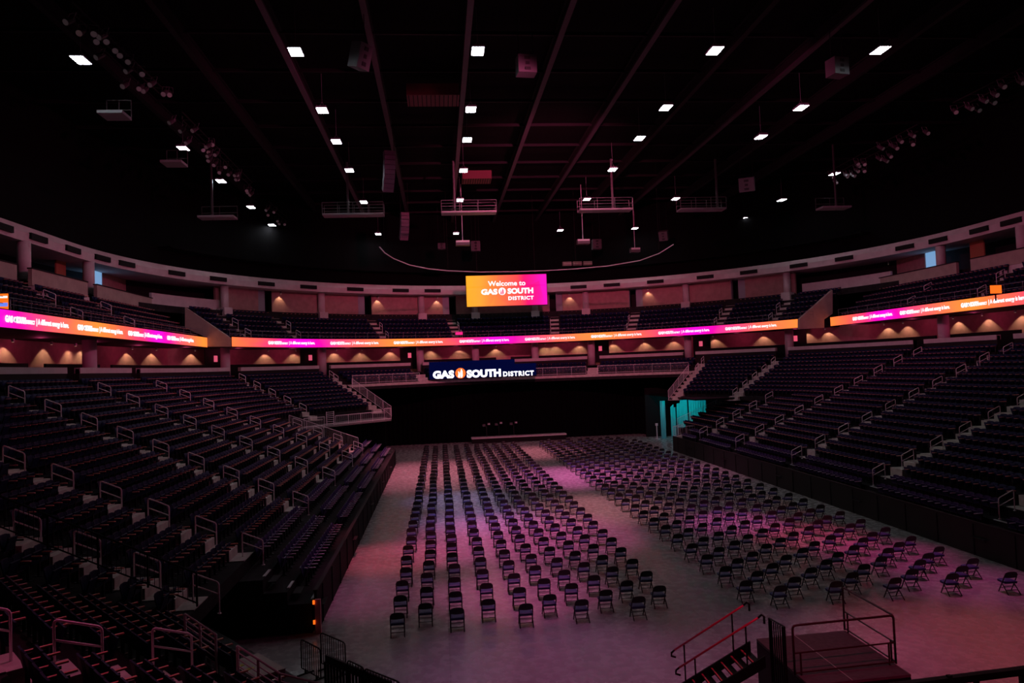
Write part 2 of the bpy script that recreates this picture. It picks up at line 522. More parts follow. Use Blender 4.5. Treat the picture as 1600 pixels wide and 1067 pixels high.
# ------------------------------------------------------------------ dark drapes below the far stands
mb = MB()
def drape(mb, p, q, z0, z1, amp=0.12, wl=0.6, mt=M_VELVET):
    p = Vector((*p, 0)); q = Vector((*q, 0)); L = (q - p).length; n = max(4, int(L / wl * 4))
    d = (q - p).normalized(); nn = Vector((-d.y, d.x, 0))
    vs = []
    for i in range(n + 1):
        b = p + d * (L * i / n) + nn * amp * math.sin(2 * PI * i / 4 + 0.3)
        vs += [(b.x, b.y, z0), (b.x, b.y, z1)]
    mb.add(vs, [(2 * i, 2 * i + 2, 2 * i + 3, 2 * i + 1) for i in range(n)], mt)
drape(mb, (-7.5, 92.3), (26.0, 92.3), 0, 8.6)
o = mb.build('stage_drape'); tag(o, 'wide black drape hanging under the far stand, down to the floor', 'curtain')
mb = MB()
drape(mb, (-12.0, 66.0), (-5.6, 73.4), 0, 4.3); drape(mb, (-5.6, 73.4), (-9.5, 92.0), 0, 4.1)
o = mb.build('side_drape'); tag(o, 'black drape closing the space under the left corner stand', 'curtain')
mb = MB()
drape(mb, (25.3, 92.3), (27.6, 88.3), 0, 8.2)
o = mb.build('wing_drape'); tag(o, 'narrow black drape beside the teal-lit exit tunnel', 'curtain')

# front platforms of the two corner stands
def corner_deck(sg, name):
    mb = MB()
    def X(x): return CX + sg * (x - CX) * -1 if sg > 0 else x
    pts = [(-12.0, 65.5), (-4.9, 72.5), (-5.9, 77.4), (-8.3, 74.9), (-11.6, 69.3), (-13.7, 65.5)]
    poly = [(x, y, 4.42) for x, y in pts]
    mb.prism(poly, (0, 0, 0.13), mat('deck concrete', (0.2, 0.18, 0.18), 0.8))
    struct(name, mb)
corner_deck(-1, 'corner_deck_left')
# side cheeks closing the raked corner stands toward the stage
for sg, nm in ((-1, 'wall_cheek_left'), (1, 'wall_cheek_right')):
    mb = MB()
    a = 48 if sg < 0 else 132
    poly = []
    for r in range(9, 19):
        x, y = P(rowR(r), ('A', a)); poly.append((x, y, rowZ(r) + 0.0))
    x, y = P(rowR(19), ('A', a)); poly.append((x, y, rowZ(18)))
    poly += [(x, y, 7.0)]
    x, y = P(rowR(9), ('A', a)); poly.append((x, y, rowZ(9) - 0.6))
    mb.prism(poly, (0.12 * -sg * -1, 0.1, 0), M_BLACK)
    struct(nm, mb)

# ------------------------------------------------------------------ aisle stairs
def aisle_block(name, ra, rb, st, w=1.28):
    mb = MB()
    fa = face_angle(st); R3 = Matrix.Rotation(fa, 3, 'Z')
    for r in range(ra, rb + 1):
        z = rowZ(r)
        x, y = P(rowR(r) + TR / 2, st)
        mb.box((x, y, z + 0.006), (TR - 0.01, w, 0.05), M_STEP, R3)
        x, y = P(rowR(r) - 0.14, st)
        if r > ra:
            mb.box((x, y, z - 0.19), (0.28, w * 0.86, 0.05 + (rowZ(r) - rowZ(r - 1)) * 0.9), M_STEP, R3)
    return struct(name, mb)
for Y in LYX: aisle_block('aisle_steps', 3, 20 if Y < 60 else 10, ('L', Y))
for Y in RY: aisle_block('aisle_steps', 2, 20 if Y < 60 else 9, ('R', Y))
for a in (24, 46.5): aisle_block('aisle_steps', 10, 20, ('A', a))
for a in (150, 133): aisle_block('aisle_steps', 10, 20, ('A', a))
for a in (67.5, 88, 108): aisle_block('aisle_steps', 18, 20, ('A', a), 1.5)
# upper aisles
def up_aisle(st, w=1.1):
    mb = MB(); R3 = Matrix.Rotation(face_angle(st), 3, 'Z')
    for k in range(6):
        x, y = P(upR(k) + UTR / 2, st); mb.box((x, y, upZ(k) + 0.005), (UTR - 0.01, w, 0.04), M_STEP, R3)
        x, y = P(upR(k) + UTR * 0.8, st); mb.box((x, y, upZ(k) + 0.14), (UTR * 0.38, w, 0.28), M_STEP, R3)
    return struct('aisle_steps', mb)
UPA = [28, 40, 60.5, 77.5, 99.5, 116.5, 136, 148]
UPL = [41.5, 49.5, 57.5, 65.0]
UPRY = [44.0, 52.5, 61.0, 68.5]
for a in UPA: up_aisle(('A', a))
for Y in UPL[:-1] : up_aisle(('L', Y))
for Y in UPRY[:-2]: up_aisle(('R', Y))

# ------------------------------------------------------------------ handrails in the aisles
def loop_pts(a, b, c, d, r=0.09, n=4):
    """rounded poly a-b-c-d, rounded at b and c"""
    out = [Vector(a)]
    for p, q, s in ((a, b, c), (b, c, d)):
        p, q, s = Vector(p), Vector(q), Vector(s)
        u = (p - q).normalized(); v = (s - q).normalized()
        for i in range(n + 1):
            t = i / n
            out.append((q + u * r) * (1 - t) ** 2 + q * 2 * t * (1 - t) + (q + v * r) * t ** 2)
    out.append(Vector(d))
    return out
def make_rail(slope, label, length=0.75, h=0.93, rt=0.024):
    t = thing('aisle_handrail', label, 'handrail')
    dz = slope * length
    mb = MB(); mb.tube(loop_pts((0, 0, 0), (0, 0, h), (length, 0, h - dz), (length, 0, -dz)), rt, M_ALU, 8)
    k1 = mb.build('rail_frame', t, True)
    mb = MB(); mb.tube([(0, 0, h * 0.62), (length, 0, h * 0.62 - dz)], rt * 0.85, M_ALU, 8)
    k2 = mb.build('mid_rail', t, True)
    ks = [k1, k2]
    for x, z in ((0, 0), (length, -dz)):
        mb = MB(); mb.tube([(x, 0, z), (x, 0, z + 0.02)], 0.06, M_ALU, 10); ks.append(mb.build('base_flange', t))
    return t, ks
GR = 'looped aluminium handrails in the stand aisles'
rail0, railk = make_rail(0.44, 'x')
used = [False]
def put_rail(x, y, z, rz, label, group=GR):
    if not used[0]:
        used[0] = True
        rail0.location = (x, y, z); rail0.rotation_euler = (0, 0, rz); rail0['label'] = label; rail0['group'] = group
        return rail0
    return copy_thing(rail0, railk, (x, y, z), rz, label, group)
def zat(R):
    return rowZ(max(0, int((R - R0) / TR + 1e-6)))
for ai, Y in enumerate(LYX):
    for i in range(9 if ai < 5 else 4):
        R = CX + 7.6 + 1.68 * i
        if Y == 23.0 and i > 4: continue
        yy = Y - (0.25 if ai == 0 else 0.0) * i * 0
        put_rail(CX - R, yy, 2.46 + i * 0.735, 0, 'looped handrail, %s up the %s aisle of the left stand' % (nth(i + 1), nth(ai + 1)))
for ai, Y in enumerate(RY[1:]):
    for i in range(10 if ai < 4 else 5):
        R = 25.3 - CX + 1.68 * i
        z = EYE - [6.33, 5.58, 4.84, 4.1, 3.3, 2.54, 1.79, 0.98, 0.21, -0.4][i] - 0.93
        put_rail(CX + R, Y - 0.2 * i * (1 if ai < 4 else 0), z, PI, 'looped handrail, %s up the %s aisle of the right stand' % (nth(i + 1), nth(ai + 1)))
for (a, nm, rs) in ((24, 'far left corner', (12, 14, 16, 18, 20)), (46.5, 'corner beside the drape, left side', (19, 20)), (150, 'far right corner', (11, 13, 15, 17, 19)),
                    (133, 'corner beside the tunnel, right side', (18, 20))):
    for i, r in enumerate(rs):
        x, y = P(rowR(r) + 0.4, ('A', a))
        put_rail(x, y, rowZ(r), face_angle(('A', a)), 'looped handrail, %s up the aisle of the %s' % (nth(i + 1), nm))
for ai, a in enumerate(UPA):
    for i, k in enumerate((1, 3)):
        x, y = P(upR(k) + 0.5, ('A', a + (0.9 if a < 90 else -0.9)))
        put_rail(x, y, upZ(k), face_angle(('A', a)), 'small handrail in the upper deck, %s aisle along the far end, %s one' % (nth(ai + 1), ('lower', 'higher')[i]),
                 'handrails of the upper deck')
for sd, ys in (('L', UPL), ('R', UPRY)):
    for ai, Y in enumerate(ys):
        if ai == 3: continue
        for i, k in enumerate((1, 3)):
            x, y = P(upR(k) + 0.5, (sd, Y))
            put_rail(x, y, upZ(k), face_angle((sd, Y)), 'upper deck handrail, %s aisle of the %s side, %s one' % (nth(ai + 1), 'left' if sd == 'L' else 'right', ('lower', 'higher')[i]),
                     'handrails of the upper deck')
# near corner block rails
def corner_rail(px, py, label):
    d = ray(px, py); ratio = d.z / (NX * d.x + NY * d.y)
    s = 2.71 / (-ratio - 0.44)
    D = -ratio * s
    k = D / -d.z
    put_rail(d.x * k, d.y * k, EYE - D - 0.93, NA, label)
    return (d.x * k, d.y * k)
pA = corner_rail(84, 968, 'looped handrail nearest the camera but one, in the corner block aisle')
pB = corner_rail(238, 981, 'looped handrail below the biggest one, low in the corner block aisle')
pC = corner_rail(-70, 940, 'looped handrail cut by the edge of the picture, beside pink-lit steps')
TA = TX * pA[0] + TY * pA[1]
TB = TX * pB[0] + TY * pB[1]
tA = (TA + TB) / 2
# corner block aisle steps
mb = MB()
R3 = Matrix.Rotation(NA, 3, 'Z')
for j in range(0, 11):
    s = 7.4 - 0.84 * j - 0.42; z = 2.3 + 0.37 * j
    x, y = sPt(s, tA + 0.1); mb.box((x, y, z + 0.01), (0.83, 1.15, 0.05), M_STEP, R3)
    x, y = sPt(s + 0.56, tA + 0.1); mb.box((x, y, z - 0.18), (0.28, 1.0, 0.36), M_STEP, R3)
struct('aisle_steps', mb)

# ------------------------------------------------------------------ walls of the upper side boxes
def Yat(px, py, X):
    d = ray(px, py); return X * d.y / d.x
for sg, nm, pxs in ((-1, 'left', [(289, 480), (360, 528), (360, 541.5), (324, 541.5), (324, 528), (289, 512)]),
                    (1, 'right', [(1301, 453), (1250, 498), (1250, 514), (1288, 512), (1288, 499), (1301, 490)])):
    Yp = 71.25 if sg < 0 else 72.2
    poly = [atY(px, py, Yp) for px, py in pxs]
    if sg > 0: poly = poly[::-1]
    mb = MB(); mb.prism(poly, (0, 0.5, 0), M_TAN)
    struct('wall_wedge_' + nm, mb)
mb = MB()
sweep(mb, [(37.2, 15.6), (37.2, 17.4), (37.45, 17.4), (37.45, 15.6)], arcst(16, 30.3, 6), M_PALE, yc=60)
struct('wall_box_left', mb)
mb = MB()
sweep(mb, [(37.2, 15.6), (37.2, 17.4), (37.45, 17.4), (37.45, 15.6)], arcst(149.2, 166, 6), M_PALE, yc=60)
struct('wall_box_right', mb)
# side parapets in front of the boxes
PARL = [(30.0, 48.6), (50.3, 57.9), (59.4, 71.0)]
PARR = [(30.0, 57.5), (59.2, 71.8)]
def parapet(sd, y0, y1, label):
    t = thing('box_parapet', label, 'parapet', group='parapets of the side boxes')
    mb = MB(); sweep(mb, [(35.75, 15.75), (35.75, 16.85), (36.0, 16.85), (36.0, 15.75)], [(sd, y0), (sd, y1)], M_TAN)
    mb.build('upper_band', t)
    mb = MB(); sweep(mb, [(35.65, 15.05), (35.65, 15.72), (36.0, 15.72), (36.0, 15.05)], [(sd, y0), (sd, y1)], M_PALE)
    mb.build('lower_band', t)
    mb = MB(); sweep(mb, [(35.7, 16.85), (35.7, 16.93), (36.05, 16.93), (36.05, 16.85)], [(sd, y0 - 0.02), (sd, y1 + 0.02)], M_DARK)
    mb.build('cap_rail', t)
for i, (a, b) in enumerate(PARL): parapet('L', a, b, 'tan two-band parapet above the left upper seats, %s from the camera end' % nth(i + 1))
for i, (a, b) in enumerate(PARR): parapet('R', a, b, 'tan two-band parapet above the right upper seats, %s from the camera end' % nth(i + 1))
# wall panels behind the boxes
def side_panel(name, sd, y0, y1, R, mt, label=None, cat=None, z0=16.2, z1=18.9):
    mb = MB(); sweep(mb, [(R, z0), (R, z1), (R + 0.12, z1), (R + 0.12, z0)], [(sd, y0), (sd, y1)], mt)
    o = mb.build(name)
    if label: tag(o, label, cat)
    else: tag(o, kind='structure')
    return o
M_ORANGE = mat('terracotta plaster', (0.5, 0.2, 0.1), 0.7)
def pY(px, py, R, sd):
    X = CX - R if sd == 'L' else CX + R
    return Yat(px, py, X)
for sd, lst in (('L', (('wall_panel', 88, 103, 413, 'M_ORANGE'), ('blue_lit_doorway', 146, 159, 430, 'blue'), ('wall_box_back', 160, 208, 440, 'M_BLOCK'), ('wall_box_end', 210, 240, 450, 'M_TAN'))),
                ('R', (('wall_panel', 1537, 1515, 385, 'M_ORANGE'), ('blue_lit_doorway', 1463, 1446, 400, 'blue'), ('wall_box_back', 1445, 1387, 410, 'M_BLOCK'), ('wall_box_end', 1385, 1352, 425, 'M_TAN')))):
    for nm, a, b, py, mm in lst:
        y0_, y1_ = pY(a, py, 38.6, sd), pY(b, py, 38.6, sd)
        if mm == 'blue': side_panel(nm, sd, y0_, y1_, 38.6, M_BLUEGLOW, 'blue-lit doorway glow panel at the back of the %s side boxes' % ('left' if sd == 'L' else 'right'), 'window')
        else: side_panel(nm, sd, y0_, y1_, 38.6, M_ORANGE if mm == 'M_ORANGE' else (M_BLOCK if mm == 'M_BLOCK' else M_TAN))

def st_px(px, R, Z, yc=CY, y_end=None):
    """station on the plan curve of radius R that stands at picture column px"""
    ye = yc if y_end is None else y_end
    def st(t):
        if t < 0: return ('L', ye + t)
        if t <= 180: return ('A', t)
        return ('R', ye - (t - 180))
    def f(t):
        x, y = P(R, st(t), yc); c = inv0 @ Vector((x, y, Z - EYE)); return 800 + FPX * c.x / c.z
    lo_, hi_ = -40.0, 220.0
    for _ in range(50):
        mid = (lo_ + hi_) / 2
        if f(mid) < px: lo_ = mid
        else: hi_ = mid
    return st((lo_ + hi_) / 2)
inv0 = Matrix((right, up, fwd))
# columns
def column(x, y, z0, z1, r, label, group, base=0.0, base_mt=None):
    t = thing('round_column', label, 'column', (x, y, z0), 0, group)
    mb = MB(); mb.tube([(0, 0, 0), (0, 0, z1 - z0)], r, M_PALE, 20); mb.build('shaft', t, True)
    if base:
        mb = MB(); mb.box((0, 0, 0.0), (r * 2.7, r * 2.7, base), M_PALE, Matrix.Rotation(math.atan2(y - 58.5, x - CX), 3, 'Z')); mb.build('plinth', t)
for i, px_ in enumerate((351, 502.5, 658.5, 742, 836, 915.5, 1072, 1230)):
    x, y = P(36.9, st_px(px_, 36.9, 17, 59.2), 59.2)
    column(x, y, 16.0, 18.95, 0.40, 'pale round column on the upper deck of the far end, %s from the left' % nth(i + 1), 'columns of the upper deck', 1.1)
for sd, ys in (('L', (Yat(37, 398, CX - 36.9), Yat(138.5, 425, CX - 36.9))), ('R', (Yat(1470, 400, CX + 36.9), Yat(1597, 370, CX + 36.9)))):
    for i, Y in enumerate(ys):
        x, y = P(36.9, (sd, Y)); column(x, y, 16.2, 18.9, 0.42, 'round column in the %s side boxes, %s one' % ('left' if sd == 'L' else 'right', ('nearer', 'farther')[i if sd == 'L' else 1 - i]), 'columns of the upper deck')
for i, a in enumerate([st_px(p_, 33.4, 11)[1] for p_ in (352, 503.5, 656.5, 743, 836, 924, 1075, 1233)]):
    x, y = P(33.4, ('A', a)); column(x, y, 9.1, 12.2, 0.45, 'round column standing on the concourse of the far end, %s from the left' % nth(i + 1), 'columns of the concourse')
for sd, ys in (('L', (36.0, Yat(140, 555, CX - 33.4))), ('R', (Yat(1475, 525, CX + 33.4),))):
    for i, Y in enumerate(ys):
        x, y = P(33.4, (sd, Y)); column(x, y, 9.1, 12.2, 0.45, 'round column on the %s concourse, %s one' % ('left' if sd == 'L' else 'right', ('nearer', 'farther')[i]), 'columns of the concourse')

# doorways at the top of the upper aisles
for i, a in enumerate(DOORS):
    x, y = P(38.4, ('A', a), 58.5)
    fa = face_angle(('A', a))
    t = thing('upper_doorway', 'dark open doorway behind the upper deck, %s from the left' % nth(i + 1), 'doorway', (x, y, 16.2), fa, 'doorways of the upper deck')
    mb = MB(); mb.box((0.1, -0.9, 1.4), (0.5, 0.12, 2.8), M_GREYPANEL); mb.box((0.1, 0.9, 1.4), (0.5, 0.12, 2.8), M_DARK); mb.build('door_jamb', t)
    mb = MB(); s_ = 1 if a < 90 else -1
    mb.box((0.35, -0.45 * s_, 1.32), (0.06, 0.85, 2.64), M_GREYPANEL); mb.build('door_leaf', t)

# dark slots (linear speakers) along the pale fascia
sl = thing('fascia_vent', 'x', 'vent')
mb = MB(); mb.box((0, 0, 0), (0.22, 2.1, 0.42), M_BLACK); k1 = mb.build('vent_box', sl)
mb = MB()
for q in range(4): mb.box((0.115, 0, -0.13 + q * 0.087), (0.02, 2.0, 0.03), M_DARK)
k2 = mb.build('louvre', sl)
first = True
VS = [st_px(p_, 36.62, 19.3, 57.8) for p_ in (4, 60, 114, 160, 198, 276, 341, 416, 482, 555, 626, 676, 904, 956, 1024, 1102, 1170, 1248, 1319, 1414, 1466, 1530, 1580)]
for i, st in enumerate(VS):
    x, y = P(36.62, st, 57.8)
    lab = 'dark slotted vent box set in the pale fascia, %s from the left' % nth(i + 1)
    if first:
        sl.location = (x, y, 19.32); sl.rotation_euler = (0, 0, face_angle(st)); sl['label'] = lab; sl['group'] = 'vents along the fascia'; first = False
    else:
        copy_thing(sl, [k1, k2], (x, y, 19.32), face_angle(st), lab, 'vents along the fascia')

# ------------------------------------------------------------------ wall lights on the concourse (light scallops)
SC = [st_px(p_, 36.3, 11) for p_ in (14, 75, 113, 132, 203, 241, 302, 417, 461, 524, 565, 611, 674, 719, 775, 852, 868, 905, 958, 1007, 1052, 1116, 1192, 1260, 1292, 1385, 1415, 1494, 1540, 1592)]
sc0 = thing('wall_sconce', 'x', 'wall light')
mb = MB(); mb.tube([(0, 0, 0), (0, 0, 0.28)], 0.09, M_HOUSE, 10); q1 = mb.build('sconce_body', sc0)
mb = MB(); mb.tube([(0, 0, -0.02), (0, 0, 0.0)], 0.07, mat('warm lens', (0.9, 0.8, 0.6), 0.4, emit=(1, 0.75, 0.45), strength=0.3), 10); q2 = mb.build('lens', sc0)
first = True
def sconce(x, y, z, rz, lab, power, ang=75):
    global first
    if first:
        sc0.location = (x, y, z); sc0['label'] = lab; sc0['group'] = 'wall lights'; first = False
    else:
        copy_thing(sc0, [q1, q2], (x, y, z), rz, lab, 'wall lights')
    dx, dy = math.cos(rz), math.sin(rz)
    spot('sconce_beam', (x, y, z - 0.06), (x - dx * 0.35, y - dy * 0.35, z - 1.6), power, (1.0, 0.60, 0.34), ang, 0.25, 0.03)
for i, st in enumerate(SC):
    x, y = P(36.05, st); sconce(x, y, 12.0, face_angle(st), 'small wall light on the concourse back wall, %s from the left' % nth(i + 1), 62, 104)
for i, (st, yc) in enumerate(((('L', 75.3), 60), (('A', 44.0), 58.5), (('A', 63.5), 58.5), (('A', 75.5), 58.5), (('A', 102.3), 58.5), (('A', 118), 58.5), (('R', 72.6), 60), (('R', 75.2), 60))):
    x, y = P(38.3 if st[0] != 'A' else 37.65, st, yc); sconce(x, y, 18.55, face_angle(st), 'small downlight under the upper soffit, %s from the left' % nth(i + 1), 60, 80)
for a in range(6, 180, 12):  # added pink points imitating ribbon board spill on the concourse walls
    x, y = P(34.6, ('A', a))
    d = bpy.data.lights.new('ribbon_spill_fill', 'POINT'); d.energy = 26; d.color = (1.0, 0.08, 0.26); d.shadow_soft_size = 0.25
    o = bpy.data.objects.new('ribbon_spill_fill', d); COL.objects.link(o); o.location = (x, y, 11.95)
for sd in 'LR':
    for Y in (56, 49, 42):
        x, y = P(34.6, (sd, Y))
        d = bpy.data.lights.new('ribbon_spill_fill', 'POINT'); d.energy = 22; d.color = (1.0, 0.08, 0.26); d.shadow_soft_size = 0.25
        o = bpy.data.objects.new('ribbon_spill_fill', d); COL.objects.link(o); o.location = (x, y, 11.95)
# lit sign plates beside concourse doors
for i, a in enumerate([st_px(p_, 35.6, 11.2)[1] for p_ in (337, 485, 640, 938, 1095, 1243)]):
    x, y = P(35.6, ('A', a)); t = thing('door_sign', 'small pink glowing sign plate by a concourse doorway, %s from the left' % nth(i + 1), 'sign', (x, y, 11.2), face_angle(('A', a)), 'sign plates of the concourse')
    mb = MB(); mb.box((0, 0, 0), (0.08, 0.42, 0.62), mat('sign pink', (0.6, 0.1, 0.15), 0.5, emit=(0.9, 0.12, 0.22), strength=0.7)); mb.build('plate', t)
    mb = MB(); mb.box((-0.35, 0, -0.3), (0.1, 2.2, 2.9), M_BLACK); mb.build('door_recess', t)

# ------------------------------------------------------------------ ribbon boards
def ribbon_mat():
    mt = bpy.data.materials.new('ribbon led')
    mt.use_nodes = True
    nt = mt.node_tree; b = nt.nodes['Principled BSDF']
    b.inputs['Base Color'].default_value = (0.02, 0.02, 0.02, 1)
    uv = nt.nodes.new('ShaderNodeUVMap'); uv.uv_map = 'UVMap'
    sp = nt.nodes.new('ShaderNodeSeparateXYZ'); nt.links.new(uv.outputs['UV'], sp.inputs[0])
    vo = nt.nodes.new('ShaderNodeTexNoise'); vo.inputs['Scale'].default_value = 9
    nt.links.new(uv.outputs['UV'], vo.inputs['Vector'])
    ad = nt.nodes.new('ShaderNodeMath'); ad.operation = 'MULTIPLY_ADD'; ad.inputs[1].default_value = 0.12
    nt.links.new(vo.outputs['Fac'], ad.inputs[0]); nt.links.new(sp.outputs['X'], ad.inputs[2])
    fr = nt.nodes.new('ShaderNodeMath'); fr.operation = 'FRACT'; nt.links.new(ad.outputs[0], fr.inputs[0])
    cr = nt.nodes.new('ShaderNodeValToRGB')
    stops = [(0.0, (0.78, 0.0, 0.62)), (0.09, (1.0, 0.0, 0.36)), (0.2, (1, 0.06, 0.16)), (0.3, (1.0, 0.12, 0.09)), (0.42, (1.0, 0.19, 0.05)), (0.52, (1.0, 0.25, 0.03)),
             (0.6, (1, 0.18, 0.04)), (0.72, (1.0, 0.10, 0.07)), (0.85, (1.0, 0.03, 0.16)), (0.94, (0.95, 0.0, 0.45)), (1.0, (0.78, 0.0, 0.62))]
    el = cr.color_ramp.elements
    el[0].position, el[0].color = stops[0][0], (*stops[0][1], 1)
    el[1].position, el[1].color = stops[-1][0], (*stops[-1][1], 1)
    for p_, c_ in stops[1:-1]:
        e = el.new(p_); e.color = (*c_, 1)
    nt.links.new(fr.outputs[0], cr.inputs['Fac'])
    nt.links.new(cr.outputs['Color'], b.inputs['Emission Color'])
    b.inputs['Emission Strength'].default_value = 1.3
    return mt
M_RIB = ribbon_mat()
RB, ZB0, ZB1 = 31.2, 12.2, 13.1
def text_mesh(s, size, mt, name, parent, mtx, bold=0.0, sx=1.0, align='CENTER', ext=0.01, space=1.0, fit=None, bend=None):
    c = bpy.data.curves.new(name, 'FONT')
    c.body = s; c.size = size; c.align_x = align; c.align_y = 'CENTER'; c.extrude = ext; c.offset = bold; c.space_character = space
    c.resolution_u = 3
    o = bpy.data.objects.new(name, c); COL.objects.link(o)
    dg = bpy.context.evaluated_depsgraph_get(); dg.update()
    me = bpy.data.meshes.new_from_object(o.evaluated_get(dg))
    bpy.data.objects.remove(o, do_unlink=True); bpy.data.curves.remove(c)
    if fit:
        xs_ = [v.co.x for v in me.vertices]; ys_ = [v.co.y for v in me.vertices]
        fx_, fy_ = fit[0] / (max(xs_) - min(xs_)), fit[1] / (max(ys_) - min(ys_))
        me.transform(Matrix.Translation((-(max(xs_) + min(xs_)) / 2, -(max(ys_) + min(ys_)) / 2, 0)))
        me.transform(mtx @ Matrix.Diagonal((fx_, fy_, 1, 1)))
    else:
        me.transform(mtx @ Matrix.Diagonal((sx, 1, 1, 1)))
    if bend:
        Mb, Rb, arc = bend; Mi = Mb.inverted()
        for v in me.vertices:
            c_ = Mi @ v.co
            if arc:
                th = c_.x / Rb; c_ = Vector(((Rb - c_.z) * math.sin(th), c_.y, Rb - (Rb - c_.z) * math.cos(th)))
            v.co = Mb @ c_
    me.materials.clear(); me.materials.append(mt)
    q = bpy.data.objects.new(name, me); COL.objects.link(q)
    if parent is not None: q.parent = parent
    return q
def wall_frame(x, y, z, rz):
    """text plane facing local +x of rz; text x runs to the viewer's right"""
    f = Vector((math.cos(rz), math.sin(rz), 0)); u_ = Vector((0, 0, 1)); r_ = u_.cross(f)
    M = Matrix((r_, u_, f)).transposed().to_4x4(); M.translation = Vector((x, y, z))
    return M
def ring_disc(mb, M, r_out, mt, n=20, dx=0.0, depth=0.02):
    vs = [M @ Vector((dx + r_out * math.cos(2 * PI * k / n), r_out * math.sin(2 * PI * k / n), depth)) for k in range(n)]
    mb.add(vs, [tuple(range(n))], mt)
def flame(mb, M, h, mt, dx=0.0, depth=0.04):
    pts1 = [(-0.30, -0.42), (-0.22, 0.05), (-0.28, 0.22), (-0.12, 0.12), (-0.06, -0.2), (-0.10, -0.5)]
    pts2 = [(0.02, -0.5), (0.0, 0.1), (0.10, 0.5), (0.22, 0.2), (0.24, -0.3), (0.14, -0.5)]
    for pts in (pts1, pts2):
        mb.add([M @ Vector((dx + a * h, b * h, depth)) for a, b in pts], [tuple(range(len(pts)))], mt)
def ribbon(label, sts, us, phrases):
    t = thing('ribbon_board', label, 'led board', group=None)
    me = bpy.data.meshes.new('led_panel')
    vs = []; fs = []; uvs = []
    for st in sts:
        x, y = P(RB, st); vs += [(x, y, ZB0), (x, y, ZB1)]
    for i in range(len(sts) - 1):
        fs.append((2 * i, 2 * i + 2, 2 * i + 3, 2 * i + 1)); uvs += [(us[i], 0), (us[i + 1], 0), (us[i + 1], 0.1), (us[i], 0.1)]
    me.from_pydata(vs, [], fs)
    l = me.uv_layers.new(name='UVMap'); l.data.foreach_set('uv', [c for q in uvs for c in q])
    me.materials.append(M_RIB)
    o = bpy.data.objects.new('led_panel', me); COL.objects.link(o); o.parent = t
    mb = MB()
    sweep(mb, [(RB + 0.02, ZB0 - 0.05), (RB + 0.02, ZB1 + 0.05), (RB + 0.15, ZB1 + 0.05), (RB + 0.15, ZB0 - 0.05)], sts, M_BLACK)
    mb.build('board_frame', t)
    for ph in phrases:
        st = ph
        x, y = P(RB - 0.03, st)
        M = wall_frame(x, y, (ZB0 + ZB1) / 2, face_angle(st))
        TXT(t, M, st[0] == 'A')
    return t
def TXT(t, M, arc=True):
    T = lambda dx, dy=0: M @ Matrix.Translation((dx, dy, 0))
    B = (M, RB, arc)
    text_mesh('GAS', 1, M_WHITE, 'lettering', t, T(-2.82), 0.05, fit=(0.66, 0.36), bend=B)
    text_mesh('SOUTH', 1, M_WHITE, 'lettering', t, T(-1.74), 0.05, fit=(0.86, 0.36), bend=B)
    text_mesh('DISTRICT', 1, M_WHITE, 'lettering', t, T(-0.85, -0.05), 0.03, fit=(0.80, 0.22), bend=B)
    text_mesh('| A different energy is here.', 1, M_WHITE, 'lettering', t, T(1.45, -0.02), 0.02, fit=(3.45, 0.42), bend=B)
    dz_ = 2.33 ** 2 / (2 * RB) if arc else 0.0
    mb = MB(); ring_disc(mb, M, 0.15, M_WHITE, 16, -2.33, 0.02 + dz_); flame(mb, M, 0.22, M_SIGNBLUE, -2.33, 0.03 + dz_); mb.build('flame_emblem', t)
n_ = 60
phA = [46.5 - 42.5 + 0] 
ribbon('long curved led ribbon board around the far end of the upper deck', arcst(21.6, 155.8, n_), [((21.6 + 134.2 * i / n_) - 42.5) / 46 for i in range(n_ + 1)],
       [('A', a) for a in (36.9, 52.3, 67.5, 83.0, 98.3, 113.6, 129.0, 144.2)])
ribbon('straight led ribbon board along the left side of the bowl', [('L', 10 + 61.3 * i / 30) for i in range(31)], [((10 + 61.3 * i / 30) - 60.6) / 20.9 for i in range(31)],
       [('L', y) for y in (34.8, 42.2, 49.6, 56.8, 64.2)])
ribbon('straight led ribbon board along the right side of the bowl', [('R', 72.1 - 62 * i / 30) for i in range(31)], [-((72.1 - 62 * i / 30) - 61.6) / 20.9 for i in range(31)],
       [('R', y) for y in (64.8, 57.4, 49.8, 42.2)])
# glass edge rails with posts above the boards
M_DIM = mat('dull rail', (0.22, 0.2, 0.22), 0.5)
def edge_rail(sts, label):
    t = thing('deck_edge_rail', label, 'railing')
    mb = MB()
    for h in (0.35, 0.7):
        pts = [(*P(31.5, s), 13.12 + h) for s in sts]; mb.tube(pts, 0.018, M_DIM, 5)
    mb.build('rail_bar', t)
    mb = MB()
    for s in sts[::2]:
        x, y = P(31.5, s); mb.tube([(x, y, 13.1), (x, y, 13.85)], 0.018, M_DIM, 5)
    mb.build('rail_posts', t)
edge_rail(arcst(21.8, 158, 96), 'thin two-bar rail on the deck edge above the far ribbon board')
edge_rail([('L', 20 + i * 0.85) for i in range(61)], 'thin two-bar rail on the deck edge above the left ribbon board')
edge_rail([('R', 20 + i * 0.85) for i in range(61)], 'thin two-bar rail on the deck edge above the right ribbon board')

